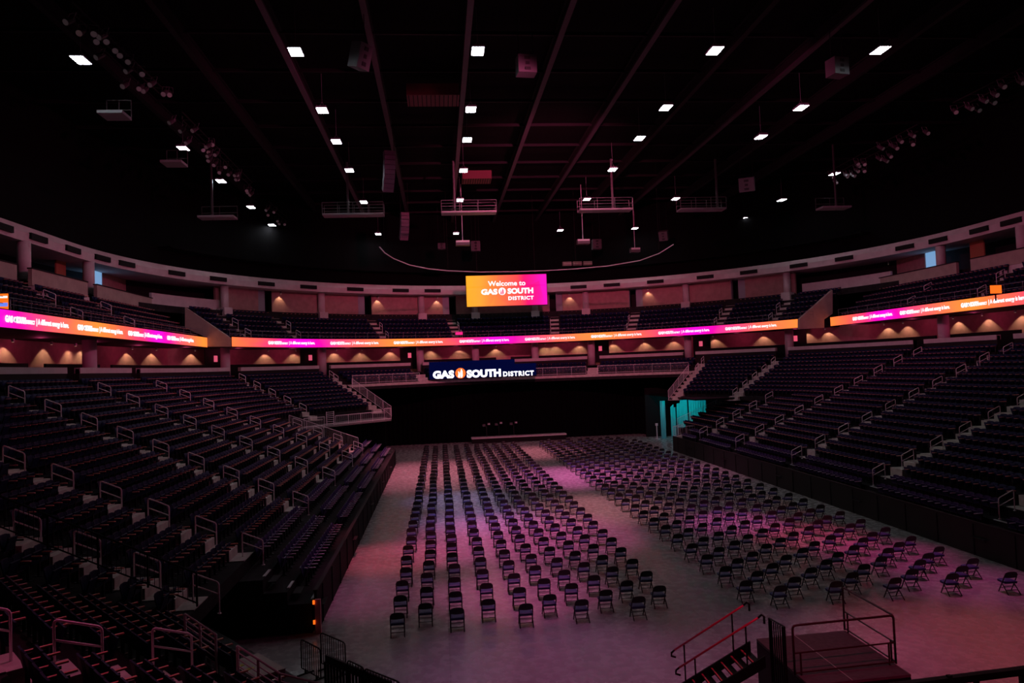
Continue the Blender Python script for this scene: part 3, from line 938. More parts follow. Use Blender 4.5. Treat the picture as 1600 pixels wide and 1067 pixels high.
# ------------------------------------------------------------------ hanging video screen
def screen_mat():
    mt = bpy.data.materials.new('screen led')
    mt.use_nodes = True
    nt = mt.node_tree; b = nt.nodes['Principled BSDF']
    b.inputs['Base Color'].default_value = (0.02, 0.02, 0.02, 1)
    uv = nt.nodes.new('ShaderNodeUVMap'); uv.uv_map = 'UVMap'
    sp = nt.nodes.new('ShaderNodeSeparateXYZ'); nt.links.new(uv.outputs['UV'], sp.inputs[0])
    # a slanted gradient with flat facets
    vr = nt.nodes.new('ShaderNodeTexVoronoi'); vr.inputs['Scale'].default_value = 2.6; vr.feature = 'F1'
    nt.links.new(uv.outputs['UV'], vr.inputs['Vector'])
    s2 = nt.nodes.new('ShaderNodeSeparateColor'); nt.links.new(vr.outputs['Color'], s2.inputs[0])
    a1 = nt.nodes.new('ShaderNodeMath'); a1.operation = 'MULTIPLY_ADD'; a1.inputs[1].default_value = 0.09
    nt.links.new(s2.outputs[0], a1.inputs[0]); nt.links.new(sp.outputs['X'], a1.inputs[2])
    a2 = nt.nodes.new('ShaderNodeMath'); a2.operation = 'MULTIPLY_ADD'; a2.inputs[1].default_value = -0.05
    nt.links.new(sp.outputs['Y'], a2.inputs[0]); nt.links.new(a1.outputs[0], a2.inputs[2])
    cr = nt.nodes.new('ShaderNodeValToRGB')
    stops = [(0.0, (1.0, 0.42, 0.0)), (0.2, (1.0, 0.36, 0.02)), (0.36, (1.0, 0.21, 0.03)), (0.55, (1.0, 0.12, 0.05)), (0.70, (1.0, 0.06, 0.06)), (0.78, (1.0, 0.0, 0.14)), (0.9, (1.0, 0.0, 0.28)), (1.0, (0.95, 0.0, 0.5))]
    el = cr.color_ramp.elements
    el[0].position, el[0].color = stops[0][0], (*stops[0][1], 1)
    el[1].position, el[1].color = stops[-1][0], (*stops[-1][1], 1)
    for p_, c_ in stops[1:-1]:
        e = el.new(p_); e.color = (*c_, 1)
    nt.links.new(a2.outputs[0], cr.inputs['Fac'])
    nt.links.new(cr.outputs['Color'], b.inputs['Emission Color'])
    b.inputs['Emission Strength'].default_value = 1.1
    return mt
SY = 85.0
tl, tr_, bl, br_ = atY(727.75, 431.25, SY), atY(853.5, 428, SY), atY(729.75, 479.5, SY), atY(855.25, 475.5, SY)
sx0, sx1 = (tl.x + bl.x) / 2, (tr_.x + br_.x) / 2
sz0, sz1 = (bl.z + br_.z) / 2, (tl.z + tr_.z) / 2
scx, scz, sw, sh = (sx0 + sx1) / 2, (sz0 + sz1) / 2, sx1 - sx0, sz1 - sz0
t = thing('video_screen', 'big hanging video screen reading Welcome to GAS SOUTH DISTRICT', 'screen', (scx, SY, scz))
me = bpy.data.meshes.new('led_face')
me.from_pydata([(-sw / 2, 0, -sh / 2), (sw / 2, 0, -sh / 2), (sw / 2, 0, sh / 2), (-sw / 2, 0, sh / 2)], [], [(0, 1, 2, 3)])
l = me.uv_layers.new(name='UVMap'); l.data.foreach_set('uv', [0, 0, 1, 0, 1, 0.4, 0, 0.4]); me.materials.append(screen_mat())
o = bpy.data.objects.new('led_face', me); COL.objects.link(o); o.parent = t
mb = MB(); mb.box((0, 0.2, 0), (sw + 0.1, 0.36, sh + 0.1), M_BLACK); mb.build('screen_housing', t)
mb = MB()
for x in (-sw * 0.36, sw * 0.36): mb.tube([(x, 0.2, sh / 2), (x, 0.2, 29.6 - scz)], 0.03, M_BEAM, 6)
mb.build('hanging_cable', t)
M0 = Matrix(((1, 0, 0, 0), (0, 0, -1, -0.03), (0, 1, 0, 0), (0, 0, 0, 1)))
def U(fx, fy): return M0 @ Matrix.Translation(((fx - 0.5) * sw, (0.5 - fy) * sh, 0))
text_mesh('Welcome to', 1, M_WHITE, 'lettering', t, U(0.502, 0.272), 0.02, fit=(0.465 * sw, 0.165 * sh))
text_mesh('GAS', 1, M_WHITE, 'lettering', t, U(0.282, 0.535), 0.05, fit=(0.203 * sw, 0.188 * sh))
text_mesh('SOUTH', 1, M_WHITE, 'lettering', t, U(0.668, 0.528), 0.05, fit=(0.321 * sw, 0.188 * sh))
text_mesh('DISTRICT', 1, M_WHITE, 'lettering', t, U(0.673, 0.762), 0.04, fit=(0.317 * sw, 0.125 * sh), space=1.15)
mb = MB(); Mx = U(0.441, 0.53); ring_disc(mb, Mx, 0.046 * sw, M_WHITE, 24); flame(mb, Mx, 0.078 * sw, mat('red led', (0.6, 0, 0.1), 0.5, emit=(1.0, 0.05, 0.12), strength=1.0)); mb.build('flame_emblem', t)

# lower lit sign on the rail of the far stand
GY = 87.1
gl, gr = atY(671, 590, GY), atY(838, 585, GY)
gz0 = (gl.z + gr.z) / 2 - 0.15; gh = 2.05
gw = gr.x - gl.x; gx = (gl.x + gr.x) / 2
t = thing('led_sign', 'wide lit sign reading GAS SOUTH DISTRICT on the far stand rail', 'sign', (gx, GY, gz0 + gh / 2))
mb = MB(); mb.box((-gw * 0.1, 0.1, 0), (gw * 0.8, 0.16, gh), M_SIGNBLUE); mb.box((gw * 0.35, 0.1, -gh * 0.14), (gw * 0.3, 0.16, gh * 0.72), M_SIGNBLUE); mb.build('sign_panel', t)
mb = MB(); mb.box((0, 0.12, -gh / 2 - 0.05), (gw, 0.25, 0.1), M_DARK); mb.build('base_rail', t)
def gx_(px, py):
    p = atY(px, py, GY); return M0 @ Matrix.Translation((p.x - gx, p.z - gz0 - gh / 2, 0.0))
M_WH2 = mat('bright white led letters', (0.8, 0.8, 0.8), 0.5, emit=(0.85, 0.9, 1), strength=1.9)
PXM = GY / FPX
text_mesh('GAS', 1, M_WH2, 'lettering', t, gx_(693, 585.2), 0.055, fit=(33 * PXM, 12.3 * PXM))
text_mesh('SOUTH', 1, M_WH2, 'lettering', t, gx_(756, 583.2), 0.055, fit=(53.5 * PXM, 12.3 * PXM))
text_mesh('DISTRICT', 1, M_WH2, 'lettering', t, gx_(810.2, 583.4), 0.04, fit=(48.5 * PXM, 7.8 * PXM), space=1.2)
mb = MB(); Mx = gx_(719.5, 583); ring_disc(mb, Mx, 0.62, M_LOGO, 24); flame(mb, Mx, 1.05, M_WH2); mb.build('flame_emblem', t)
la = bpy.data.lights.new('sign_glow', 'AREA'); la.energy = 2; la.color = (0.15, 0.2, 1.0); la.shape = 'RECTANGLE'; la.size = 12; la.size_y = 1.2
lo = bpy.data.objects.new('sign_glow', la); COL.objects.link(lo); lo.location = (gx, GY - 0.1, gz0 + 0.9); lo.rotation_euler = (rad(60), 0, 0)
# small monitors
for (a, b, c, d, Y, mt_, lab) in ((0, 459, 13, 485, 39.5, M_LOGO, 'small orange and blue monitor on the left deck edge'), (1547, 446, 1565, 458, 48.0, M_LOGO, 'small plain orange monitor above the right ribbon board'),
                          (711.5, 518.5, 723, 523, 91, mat('magenta led', (0.5, 0, 0.2), 0.5, emit=(0.9, 0.02, 0.25), strength=0.9), 'tiny magenta monitor on the ledge above the far ribbon board')):
    p, q = atY(a, b, Y), atY(c, d, Y)
    t = thing('monitor', lab, 'monitor', ((p.x + q.x) / 2, Y, q.z))
    ww, hh = abs(q.x - p.x), abs(p.z - q.z)
    mb = MB(); mb.box((0, 0, hh / 2), (ww, 0.05, hh), mt_); mb.build('lit_face', t)
    mb = MB(); mb.box((0, 0.06, hh / 2), (ww + 0.06, 0.08, hh + 0.06), M_BLACK); mb.box((0, 0.06, -0.25), (0.08, 0.06, 0.55), M_BLACK); mb.build('monitor_case', t)
    if a == 0:
        mb = MB(); mb.box((0, -0.03, hh * 0.35), (ww * 0.96, 0.02, hh * 0.22), mat('blue led', (0, 0, 0.5), 0.5, emit=(0.15, 0.25, 1.0), strength=1.0)); mb.box((0, -0.03, hh * 0.8), (ww * 0.9, 0.02, hh * 0.12), M_WHITE); mb.build('caption_bar', t)

# ------------------------------------------------------------------ roof steel
for i, X in enumerate((-19.6, -14.0, -8.57, -3.33, 2.3, 7.74, 13.4, 18.8, 24.1, 29.6, 35.0)):
    mb = MB(); MBM = M_BEAM_LIT if i in (2, 4) else (mat('faintly lit roof steel', (0.045, 0.035, 0.045), 0.6) if i in (3, 5, 6, 8) else M_BEAM)  # lamp light on the brighter beams is put into their base colour
    mb.box((X, 58, 28.5), (0.34, 90, 0.16), MBM); mb.box((X, 58, 28.9), (0.08, 90, 0.7), M_BEAM); mb.box((X, 58, 29.25), (0.34, 90, 0.1), M_BEAM)
    struct('roof_beam', mb)
for i in range(14):
    Y = 31.8 + 5.48 * i
    mb = MB(); mb.box((9.45, Y, 29.2), (74, 0.16, 0.22), M_BEAM); struct('roof_purlin', mb)
# dark red ducts between the beams
for (x0, x1, y, lab) in ((-1.6, 2.0, 50.5, 'short dark red duct box under the roof, left of the middle beam'), (2.9, 5.8, 72.5, 'dark red duct box under the roof near the catwalks')):
    t = thing('roof_duct', lab, 'duct', ((x0 + x1) / 2, y, 28.4))
    mb = MB(); mb.box((0, 0, 0), (x1 - x0, 2.2, 0.8), mat('dark red duct', (0.16, 0.03, 0.04), 0.6)); mb.build('duct_body', t)
    mb = MB()
    for k in range(12): mb.box((-(x1 - x0) / 2 + (k + 0.5) * (x1 - x0) / 12, 0, -0.42), (0.06, 2.0, 0.05), M_DARK)
    mb.build('fin', t)

# ------------------------------------------------------------------ high-bay lamps
lamp = thing('high_bay_lamp', 'x', 'ceiling lamp')
mb = MB(); mb.box((0, 0, 0.0), (0.62, 1.0, 0.01), M_LAMP); l1 = mb.build('diffuser', lamp)
mb = MB()
mb.box((0, 0, 0.05), (0.70, 1.08, 0.08), M_HOUSE)
for k in range(7): mb.box((-0.27 + 0.09 * k, 0, 0.14), (0.02, 1.0, 0.1), M_HOUSE)
l2 = mb.build('housing', lamp)
mb = MB(); mb.tube([(-0.25, 0, 0.1), (0, 0, 0.55), (0.25, 0, 0.1)], 0.012, M_HOUSE, 5); mb.tube([(0, 0, 0.5), (0, 0, 2.4)], 0.012, M_HOUSE, 5); l3 = mb.build('hanger', lamp)
LAMPS = []
for X, ys, nm in ((-18.0, (39.3, 54.5, 63.7, 73.7, 82.7), 'leftmost'), (-6.87, (38.2, 46.8, 53.2, 60.8, 72.3, 89.3), 'second'), (2.6, (38, 46.7, 53, 61.3, 72.1, 89.9), 'third'),
                  (15.55, (37.8, 46.5, 52.9, 61.5, 72.7, 89.2), 'fourth'), (25.0, (37.65, 46.6, 52.8, 73.0, 88.9), 'fifth'), (37.2, (63.9, 74.4, 83.8), 'rightmost')):
    for i, Y in enumerate(ys):
        lab = 'glowing square high-bay lamp, %s from the camera in the %s line of lamps' % (nth(i + 1), nm)
        LAMPS.append((X, Y, lab))
for i, (X, Y, lab) in enumerate(LAMPS):
    if i == 0:
        lamp.location = (X, Y, 26); lamp['label'] = lab; lamp['group'] = 'high-bay lamps under the roof'
    else:
        copy_thing(lamp, [l1, l2, l3], (X, Y, 26), 0, lab, 'high-bay lamps under the roof')

# ------------------------------------------------------------------ catwalks
def catwalk(p0, p1, Z, Y, lab, posts, rails=True):
    x0 = atZ(p0[0], p0[1], Z); x1 = atZ(p1[0], p1[1], Z); Y = (x0.y + x1.y) / 2; a, b = x0.x, x1.x; L = b - a
    t = thing('catwalk', lab, 'catwalk', ((a + b) / 2, Y, Z), 0, 'catwalk platforms under the roof')
    M_CW = mat('dim catwalk steel', (0.12, 0.115, 0.12), 0.5) if rails else mat('dark catwalk steel', (0.03, 0.03, 0.03), 0.5)
    mb = MB(); mb.box((0, 0, 0.08), (L, 1.3, 0.16), mat('galvanised plate', (0.22, 0.22, 0.23), 0.5)); mb.build('walkway', t)
    mb = MB()
    for yy in ((-0.6, 0.6) if rails else (0.6,)):
        for h in (0.6, 1.15): mb.tube([(-L / 2, yy, h), (L / 2, yy, h)], 0.03, M_CW, 5)
        n = max(2, int(L / 1.3))
        for k in range(n + 1): mb.tube([(-L / 2 + k * L / n, yy, 0.1), (-L / 2 + k * L / n, yy, 1.15)], 0.03, M_CW, 5)
    mb.build('guard_rail', t)
    mb = MB()
    for px in posts:
        xx = px * L; mb.tube([(xx, 0.5, 0), (xx, 0.5, 28.6 - Z)], 0.11, M_CW, 8)
    mb.build('hanger_post', t)
catwalk((505, 338), (600, 337), 23.5, 0, 'catwalk platform with guard rail, leftmost of the four middle ones', (-0.1,))
catwalk((690, 334), (775, 334), 23.5, 0, 'catwalk platform with guard rail beside the middle beam', (-0.25,))
catwalk((905, 330), (985, 330), 23.5, 0, 'catwalk platform with guard rail and tall post, right of the screen', (0.18,))
catwalk((1060, 330), (1132, 328), 23.5, 0, 'catwalk platform with guard rail, rightmost of the four middle ones', (0.4,))
catwalk((312, 342), (368, 341), 22.5, 0, 'small pale catwalk platform at the left side of the roof', (-0.2,), rails=False)
catwalk((1280, 327), (1325, 326), 22.5, 0, 'small pale catwalk platform at the right side of the roof', (0.2,), rails=False)
catwalk((160, 183), (198, 182), 24.0, 0, 'short catwalk platform high at the upper left of the roof', (), rails=False)
catwalk((256, 258), (288, 257), 23.5, 0, 'short catwalk platform between the two left side lamps', (), rails=False)

# ------------------------------------------------------------------ speaker cabinets
def speaker(px, py, Z, w_, h_, rz, lab, tilt=0.0):
    p = atZ(px, py, Z)
    t = thing('speaker_cabinet', lab, 'speaker', p, rz, 'speaker cabinets under the roof')
    Rt = Matrix.Rotation(tilt, 3, 'X')
    mb = MB(); mb.box((0, 0, 0), (w_, w_ * 0.8, h_), M_SPEAK, Rt); mb.build('cabinet', t)
    mb = MB(); mb.box(tuple(Rt @ Vector((0, -w_ * 0.41, 0))), (w_ * 0.2, 0.04, h_ * 0.16), M_GRILLE, Rt)
    mb.box(tuple(Rt @ Vector((0, -w_ * 0.41, h_ * 0.3))), (w_ * 0.3, 0.04, h_ * 0.16), M_GRILLE, Rt)
    mb.box(tuple(Rt @ Vector((0, -w_ * 0.41, -h_ * 0.3))), (w_ * 0.3, 0.04, h_ * 0.16), M_GRILLE, Rt); mb.build('grille', t)
    mb = MB()
    for x in (-w_ * 0.4, w_ * 0.4): mb.tube([(x, 0, h_ / 2), (x, 0, 28.8 - p.z)], 0.02, M_BEAM, 5)
    mb.build('suspension_rod', t)
speaker(822, 103, 26.0, 1.05, 1.0, 0.1, 'square grey speaker cabinet hanging near the top of the picture')
speaker(563, 88, 26.0, 0.9, 1.3, 0.9, 'turned speaker cabinet hanging between the two left beams', 0.3)
speaker(1308, 106, 26.0, 1.0, 1.0, 0.2, 'barely lit speaker cabinet between the two top right lamps')
speaker(743, 385, 24.0, 1.1, 1.2, 0.0, 'small speaker cabinet hanging above the video screen, left one')
speaker(932, 382, 24.0, 1.1, 1.2, 0.0, 'small speaker cabinet hanging right of the video screen')
speaker(1037, 368, 24.0, 1.0, 1.1, -0.5, 'pink-lit tilted speaker cabinet above the right end of the curved track', 0.4)
speaker(1167, 288, 24.5, 1.3, 1.2, -0.5, 'dark pink-lit speaker cabinet below the right roof beam', 0.3)
speaker(690, 385 + 0, 24.0, 0.01 + 0.9, 0.7, 0.0, 'low dark speaker cabinet left of the screen under the roof')
def line_array(px, py, Z, n, lab, rz):
    p = atZ(px, py, Z)
    t = thing('line_array', lab, 'speaker array', p, rz, 'curved speaker arrays')
    a = 0.0; y = 0.0; z = 0.0
    for k in range(n):
        Rt = Matrix.Rotation(a, 3, 'X')
        mb = MB(); mb.box((0, y, z), (0.85, 0.55, 0.34), mat('array cabinet', (0.12, 0.06, 0.1), 0.6), Rt); mb.build('array_box', t)
        z -= 0.35 * math.cos(a); y += 0.35 * math.sin(a); a += 0.09
    mb = MB(); mb.tube([(-0.4, 0, 0.1), (-0.4, 0, 28.8 - p.z)], 0.025, M_BEAM, 5); mb.tube([(0.4, 0, 0.1), (0.4, 0, 28.8 - p.z)], 0.025, M_BEAM, 5); mb.build('chain', t)
line_array(608, 240, 26.5, 9, 'curved hanging speaker array, nearer one left of the middle', 0.3)
line_array(632, 335, 25.5, 8, 'curved hanging speaker array, farther one left of the middle', 0.3)
def top_box(px, py, lab, wpx):
    p = atZ(px, py, 22.5); w_ = wpx / FPX * p.y
    t = thing('fixture_box', lab, 'fixture', p, 0, 'white topped fixtures')
    mb = MB(); mb.box((0, 0, 0), (w_, 0.8, 0.5), M_SPEAK); mb.build('body', t)
    mb = MB(); mb.box((0, -0.42, 0.14), (w_ * 0.96, 0.03, 0.2), M_BOXTOP); mb.build('white_front', t)
    mb = MB(); mb.tube([(0, 0, 0.2), (0, 0, 6.3)], 0.03, M_ALU, 5); mb.build('drop_rod', t)
top_box(723, 380, 'white fronted fixture box hanging on a rod above the screen', 22)
top_box(911, 378, 'white fronted fixture box hanging on a rod right of the screen', 20)
top_box(992, 391, 'white fronted fixture box right of the middle, lowest one', 15)

# curved track
pts = []
for px, py in ((593, 386), (601, 395), (615, 404), (640, 414), (670, 420), (700, 423), (750, 425), (800, 424.5), (850, 423), (900, 420), (950, 415.5), (1000, 407), (1030, 396), (1052, 382)):
    pts.append(atZ(px, py, 19.6))
t = thing('curved_track', 'thin white curved track sweeping above the video screen', 'track')
mb = MB(); mb.tube(pts, 0.05, M_BOXTOP, 6); mb.build('track_tube', t, True)
for k in (1, 5, 9, 12):
    mb = MB(); mb.tube([pts[k], (pts[k].x, pts[k].y, 28.5)], 0.012, M_BEAM, 4); mb.build('support_wire', t)

# yellow fronted racks high at the back
def rack(px0, px1, py0, py1, Y, lab):
    p, q = atY(px0, py0, Y), atY(px1, py1, Y); w_, h_ = q.x - p.x, p.z - q.z
    t = thing('yellow_kiosk', lab, 'kiosk', ((p.x + q.x) / 2, Y, q.z), 0, 'yellow headed kiosks on the roof ledge')
    mb = MB(); mb.box((0, 0, h_ * 0.86), (w_, 0.15, h_ * 0.26), M_YELLOW); mb.build('header_board', t)
    mb = MB()
    mb.box((-w_ * 0.42, 0, h_ * 0.4), (0.12, 0.12, h_ * 0.8), M_YELLOW); mb.box((w_ * 0.42, 0, h_ * 0.4), (0.12, 0.12, h_ * 0.8), M_YELLOW); mb.build('post_frame', t)
    mb = MB(); mb.box((0, 0.1, h_ * 0.12), (w_, 0.4, h_ * 0.12), M_BOXTOP); mb.box((0, 0.1, h_ * 0.32), (w_ * 0.8, 0.3, h_ * 0.08), M_BOXTOP); mb.build('counter', t)
rack(550, 579, 397, 422, 93, 'yellow headed kiosk on the high ledge, left one of the pair')
rack(581, 613, 397, 421, 93, 'yellow headed kiosk on the high ledge, right one of the pair')
rack(367, 377, 378, 410, 86, 'narrow yellow signed kiosk high on the left ledge')
for k, (px, py) in enumerate(((886, 416), (902, 415.5), (918, 415))):
    p = atY(px, py, 94)
    t = thing('ledge_cabinet', 'pale cabinet on the high ledge right of the screen, %s from the left' % nth(k + 1), 'cabinet', p, 0, 'pale cabinets on the high ledge')
    mb = MB(); mb.box((0, 0, 0.3), (1.15, 0.5, 0.5), M_TAN); mb.build('cabinet_body', t)
    mb = MB(); mb.box((0, -0.27, 0.15), (1.1, 0.03, 0.06), M_DARK); mb.box((0, -0.27, 0.42), (1.1, 0.03, 0.05), M_DARK); mb.build('drawer_line', t)
# ledge they stand on
mb = MB(); sweep(mb, [(36.2, 21.6), (36.2, 21.75), (37.7, 21.75), (37.7, 21.6)], arcst(20, 160, 40), M_ROOF, yc=58)
struct('high_ledge', mb)

# ------------------------------------------------------------------ spotlight battens along the sides
spl = thing('spotlight', 'x', 'spotlight')
mb = MB(); mb.tube([(0, 0, 0), (0, -0.45, -0.35)], 0.13, M_SPEAK, 10, r2=0.17); s1 = mb.build('can', spl)
mb = MB(); mb.tube([(0, -0.455, -0.354), (0, -0.46, -0.358)], 0.15, M_LENS, 10); s2 = mb.build('lens', spl)
mb = MB(); mb.tube([(-0.2, -0.2, -0.15), (-0.2, 0, 0.3), (0.2, 0, 0.3), (0.2, -0.2, -0.15)], 0.02, M_HOUSE, 4); s3 = mb.build('yoke', spl)
SPL = []
rs = random.Random(3)
def batten(pa, pb, Z, n, sd, skip=()):
    a, b = atZ(*pa, Z), atZ(*pb, Z)
    mb = MB()
    for dz in (0.35, 0.9): mb.tube([(a.x, a.y, Z + dz), (b.x, b.y, Z + dz)], 0.05, M_DARK, 6)
    L = int((b - a).length / 1.5)
    for k in range(L):
        p = a.lerp(b, k / L); q = a.lerp(b, (k + 1) / L); mb.tube([(p.x, p.y, Z + 0.35), (q.x, q.y, Z + 0.9)], 0.025, M_DARK, 4)
    o = mb.build('lighting_truss'); tag(o, 'dark lighting truss carrying a row of small spotlights, %s' % sd, 'truss')
    for k in range(n):
        f = (k + rs.uniform(-0.3, 0.3)) / n
        p = a.lerp(b, max(0, f)); SPL.append((p.x + rs.uniform(-0.8, 0.8), p.y, Z + rs.uniform(-0.3, 0.5), sd))
batten((112, 30), (255, 160), 27, 18, 'nearer one on the left side')
batten((285, 195), (395, 300), 27, 22, 'farther one on the left side')
batten((420, 328), (452, 354), 26.5, 6, 'far end of the left side')
batten((1598, 128), (1490, 180), 26, 9, 'nearer one on the right side')
batten((1435, 212), (1290, 285), 26, 20, 'farther one on the right side')
cnt = {}
for i, (x, y, z, sd) in enumerate(SPL):
    cnt[sd] = cnt.get(sd, 0) + 1
    lab = 'small spotlight, %s along the truss, %s' % (nth(cnt[sd]), sd)
    rz = rs.uniform(-0.6, 0.6)
    if i == 0: spl.location = (x, y, z); spl.rotation_euler = (0, 0, rz); spl['label'] = lab; spl['group'] = 'spotlights on the side trusses'
    else: copy_thing(spl, [s1, s2, s3], (x, y, z), rz, lab, 'spotlights on the side trusses')

# ------------------------------------------------------------------ fixed stand seats
def seat_parts():
    """local +x faces the floor, z=0 tread"""
    P_ = {}
    mb = MB()
    prof = [(-0.09, 0.83), (-0.06, 0.64), (-0.01, 0.44), (0.03, 0.36)]
    vs = []; fs = []
    for y, bulge in ((-0.248, 0.03), (-0.12, 0.0), (0.12, 0.0), (0.248, 0.03)):
        for x, z in prof:
            zz = z - (0.03 if (abs(y) > 0.2 and z > 0.75) else 0)
            vs.append((x + bulge, y, zz))
        for x, z in reversed(prof):
            zz = z - (0.03 if (abs(y) > 0.2 and z > 0.75) else 0)
            vs.append((x + bulge - 0.035, y, zz))
    n = 8
    for i in range(3):
        for k in range(n):
            l = (k + 1) % n; fs.append((i * n + k, (i + 1) * n + k, (i + 1) * n + l, i * n + l))
    fs += [tuple(range(n)), tuple(3 * n + k for k in range(n))[::-1]]
    mb.add(vs, fs, M_NAVY); P_['backrest'] = mb
    mb = MB(); Rt = Matrix.Rotation(rad(-72), 3, 'Y'); mb.box((0.10, 0, 0.58), (0.36, 0.43, 0.045), M_NAVY, Rt); P_['seat_pan'] = mb
    mb = MB(); mb.box((0.19, 0.262, 0.67), (0.42, 0.06, 0.03), M_ARM); P_['armrest'] = mb
    mb = MB(); mb.box((0.04, 0.262, 0.31), (0.07, 0.03, 0.62), M_IRON); mb.box((0.04, 0.262, 0.01), (0.22, 0.09, 0.02), M_IRON); mb.box((0.15, 0.262, 0.60), (0.30, 0.02, 0.05), M_IRON); P_['stanchion'] = mb
    return P_
SEATP = seat_parts()
SEATS = []   # x, y, z, rz, (stand, section, row, seat)
PITCH_ = 0.525
def row_straight(sd, y0, y1, R, z, key):
    n = int((y1 - y0) / PITCH_)
    off = ((y1 - y0) - n * PITCH_) / 2
    for k in range(n):
        x, y = P(R, (sd, y0 + off + (k + 0.5) * PITCH_)); SEATS.append((x, y, z, face_angle((sd, 0)), key + (k + 1,)))
def row_arc(a0, a1, R, z, key, yc=CY):
    L = rad(a1 - a0) * R; n = int(L / PITCH_)
    for k in range(n):
        a = a0 + (a1 - a0) * (k + 0.5) / n
        x, y = P(R, ('A', a), yc); SEATS.append((x, y, z, face_angle(('A', a)), key + (k + 1,)))
def arows(r): return rowR(r) + 0.62
for r in range(3, 21):
    R, z = arows(r), rowZ(r)
    ys = [(miterY(R) + 0.3, 22.35)] + [(LY[i] + 0.65, LY[i + 1] - 0.65) for i in range(4)] + [(57.35, 63.4 if r < 11 else 60)]
    for si, (a, b) in enumerate(ys):
        if b - a > 0.5: row_straight('L', a, b, R, z, ('left stand', si + 1, r - 2))
    if r >= 11:
        row_arc(0, 24 - 1.6, R, z, ('left stand', 7, r - 2)); row_arc(25.6, 45.2, R, z, ('far left corner', 1, r - 2))
for r in range(2, 21):
    R, z = arows(r), rowZ(r)
    ys = [(10, 19.3)] + [(RY[i] + 0.65, RY[i + 1] - 0.65) for i in range(4)] + [(60.05, (67.2 if r < 10 else 65.3) if r < 11 else 60)] + ([(68.6, 76.7)] if r < 10 else [])
    for si, (a, b) in enumerate(ys): row_straight('R', a, b, R, z, ('right stand', si + 1, r - 1))
    if r >= 11:
        row_arc(134.3, 148.4, R, z, ('far right corner', 1, r - 1)); row_arc(151.6, 180, R, z, ('right stand', 7, r - 1))
for r in (18, 19, 20):
    for si, (a, b) in enumerate(((49, 65.8), (69.2, 86.4), (89.6, 106.3), (109.7, 131))): row_arc(a, b, arows(r), rowZ(r), ('far stand', si + 1, r - 17))
for k in range(6):
    R, z = upR(k) + 0.56, upZ(k)
    an = [22.5] + [q for g in UPA for q in (g - 1.2, g + 1.2)] + [157.5]
    for i in range(0, len(an), 2): row_arc(an[i], an[i + 1], R, z, ('upper far deck', i // 2 + 1, k + 1))
    for sd, gaps, nm, ye in (('L', UPL[:-1], 'upper left deck', 70.8), ('R', UPRY[:-2], 'upper right deck', 71.6)):
        if k == 5: continue
        ys = [34.0] + [q for g in gaps for q in (g - 0.65, g + 0.65)] + [ye]
        for i in range(0, len(ys), 2): row_straight(sd, ys[i], ys[i + 1], R, z, (nm, i // 2 + 1, k + 1))
for j in range(0, 12):
    s = 7.4 - 0.84 * j - 0.60; z = 2.3 + 0.37 * j
    R = rowR(3 + j) + 0.5; Y = miterY(R); X = CX - R; tm = TX * X + TY * Y
    for si, (a, b) in enumerate(((tm + 0.45, tA + 0.1 - 0.65), (tA + 0.75, -2.2))):
        n = int((b - a) / PITCH_)
        for k in range(n):
            x, y = sPt(s, a + (k + 0.5) * PITCH_); SEATS.append((x, y, z, NA, ('corner block', si + 1, j + 1, k + 1)))

MAIN = SEATS; SEATS = []
for r in (0, 1, 2):
    for si, (a, b) in enumerate(((28.6, 37.3), (38.7, 46.7), (48.1, 56.0), (57.4, 64.5), (65.8, 73.0))):
        row_straight('L', a, b, arows(r), rowZ(r), ('left floor risers', si + 1, r + 1))
for r in (0, 1):
    for si, (a, b) in enumerate(((12, 19.3), (20.7, 29.7), (31.1, 39.2), (40.6, 48.9), (50.3, 58.7), (60.1, 67.2), (68.4, 72.5))):
        row_straight('R', a, b, arows(r), rowZ(r), ('right floor risers', si + 1, r + 1))
RISER = SEATS; SEATS = MAIN
inv = Matrix((right, up, fwd))
def project(x, y, z):
    c = inv @ Vector((x, y, z - EYE))
    if c.z < 0.5: return None
    return 800 + FPX * c.x / c.z, 533.5 - FPX * c.y / c.z, c.z
vis = []
for i, sdat in enumerate(SEATS):
    q = project(sdat[0], sdat[1], sdat[2] + 0.6)
    if q and -5 < q[0] < 1605 and -5 < q[1] < 1085: vis.append((q[2], i))
vis.sort()
SOLO = set(i for _, i in vis[:300])
KEEP = set(i for _, i in vis)
seat0 = thing('stadium_seat', 'x', 'seat')
sk = [SEATP[k].build(k, seat0) for k in ('backrest', 'seat_pan', 'armrest', 'stanchion')]
first = True
for i in sorted(SOLO):
    x, y, z, rz, (stand, sec, row, k) = SEATS[i]
    lab = 'navy tip-up seat %s along, row %s up, %s section, %s' % (nth(k), nth(row), nth(sec), stand)
    if first:
        seat0.location = (x, y, z); seat0.rotation_euler = (0, 0, rz); seat0['label'] = lab; seat0['group'] = 'navy tip-up seats of the stands'; first = False
    else:
        copy_thing(seat0, sk, (x, y, z), rz, lab, 'navy tip-up seats of the stands')
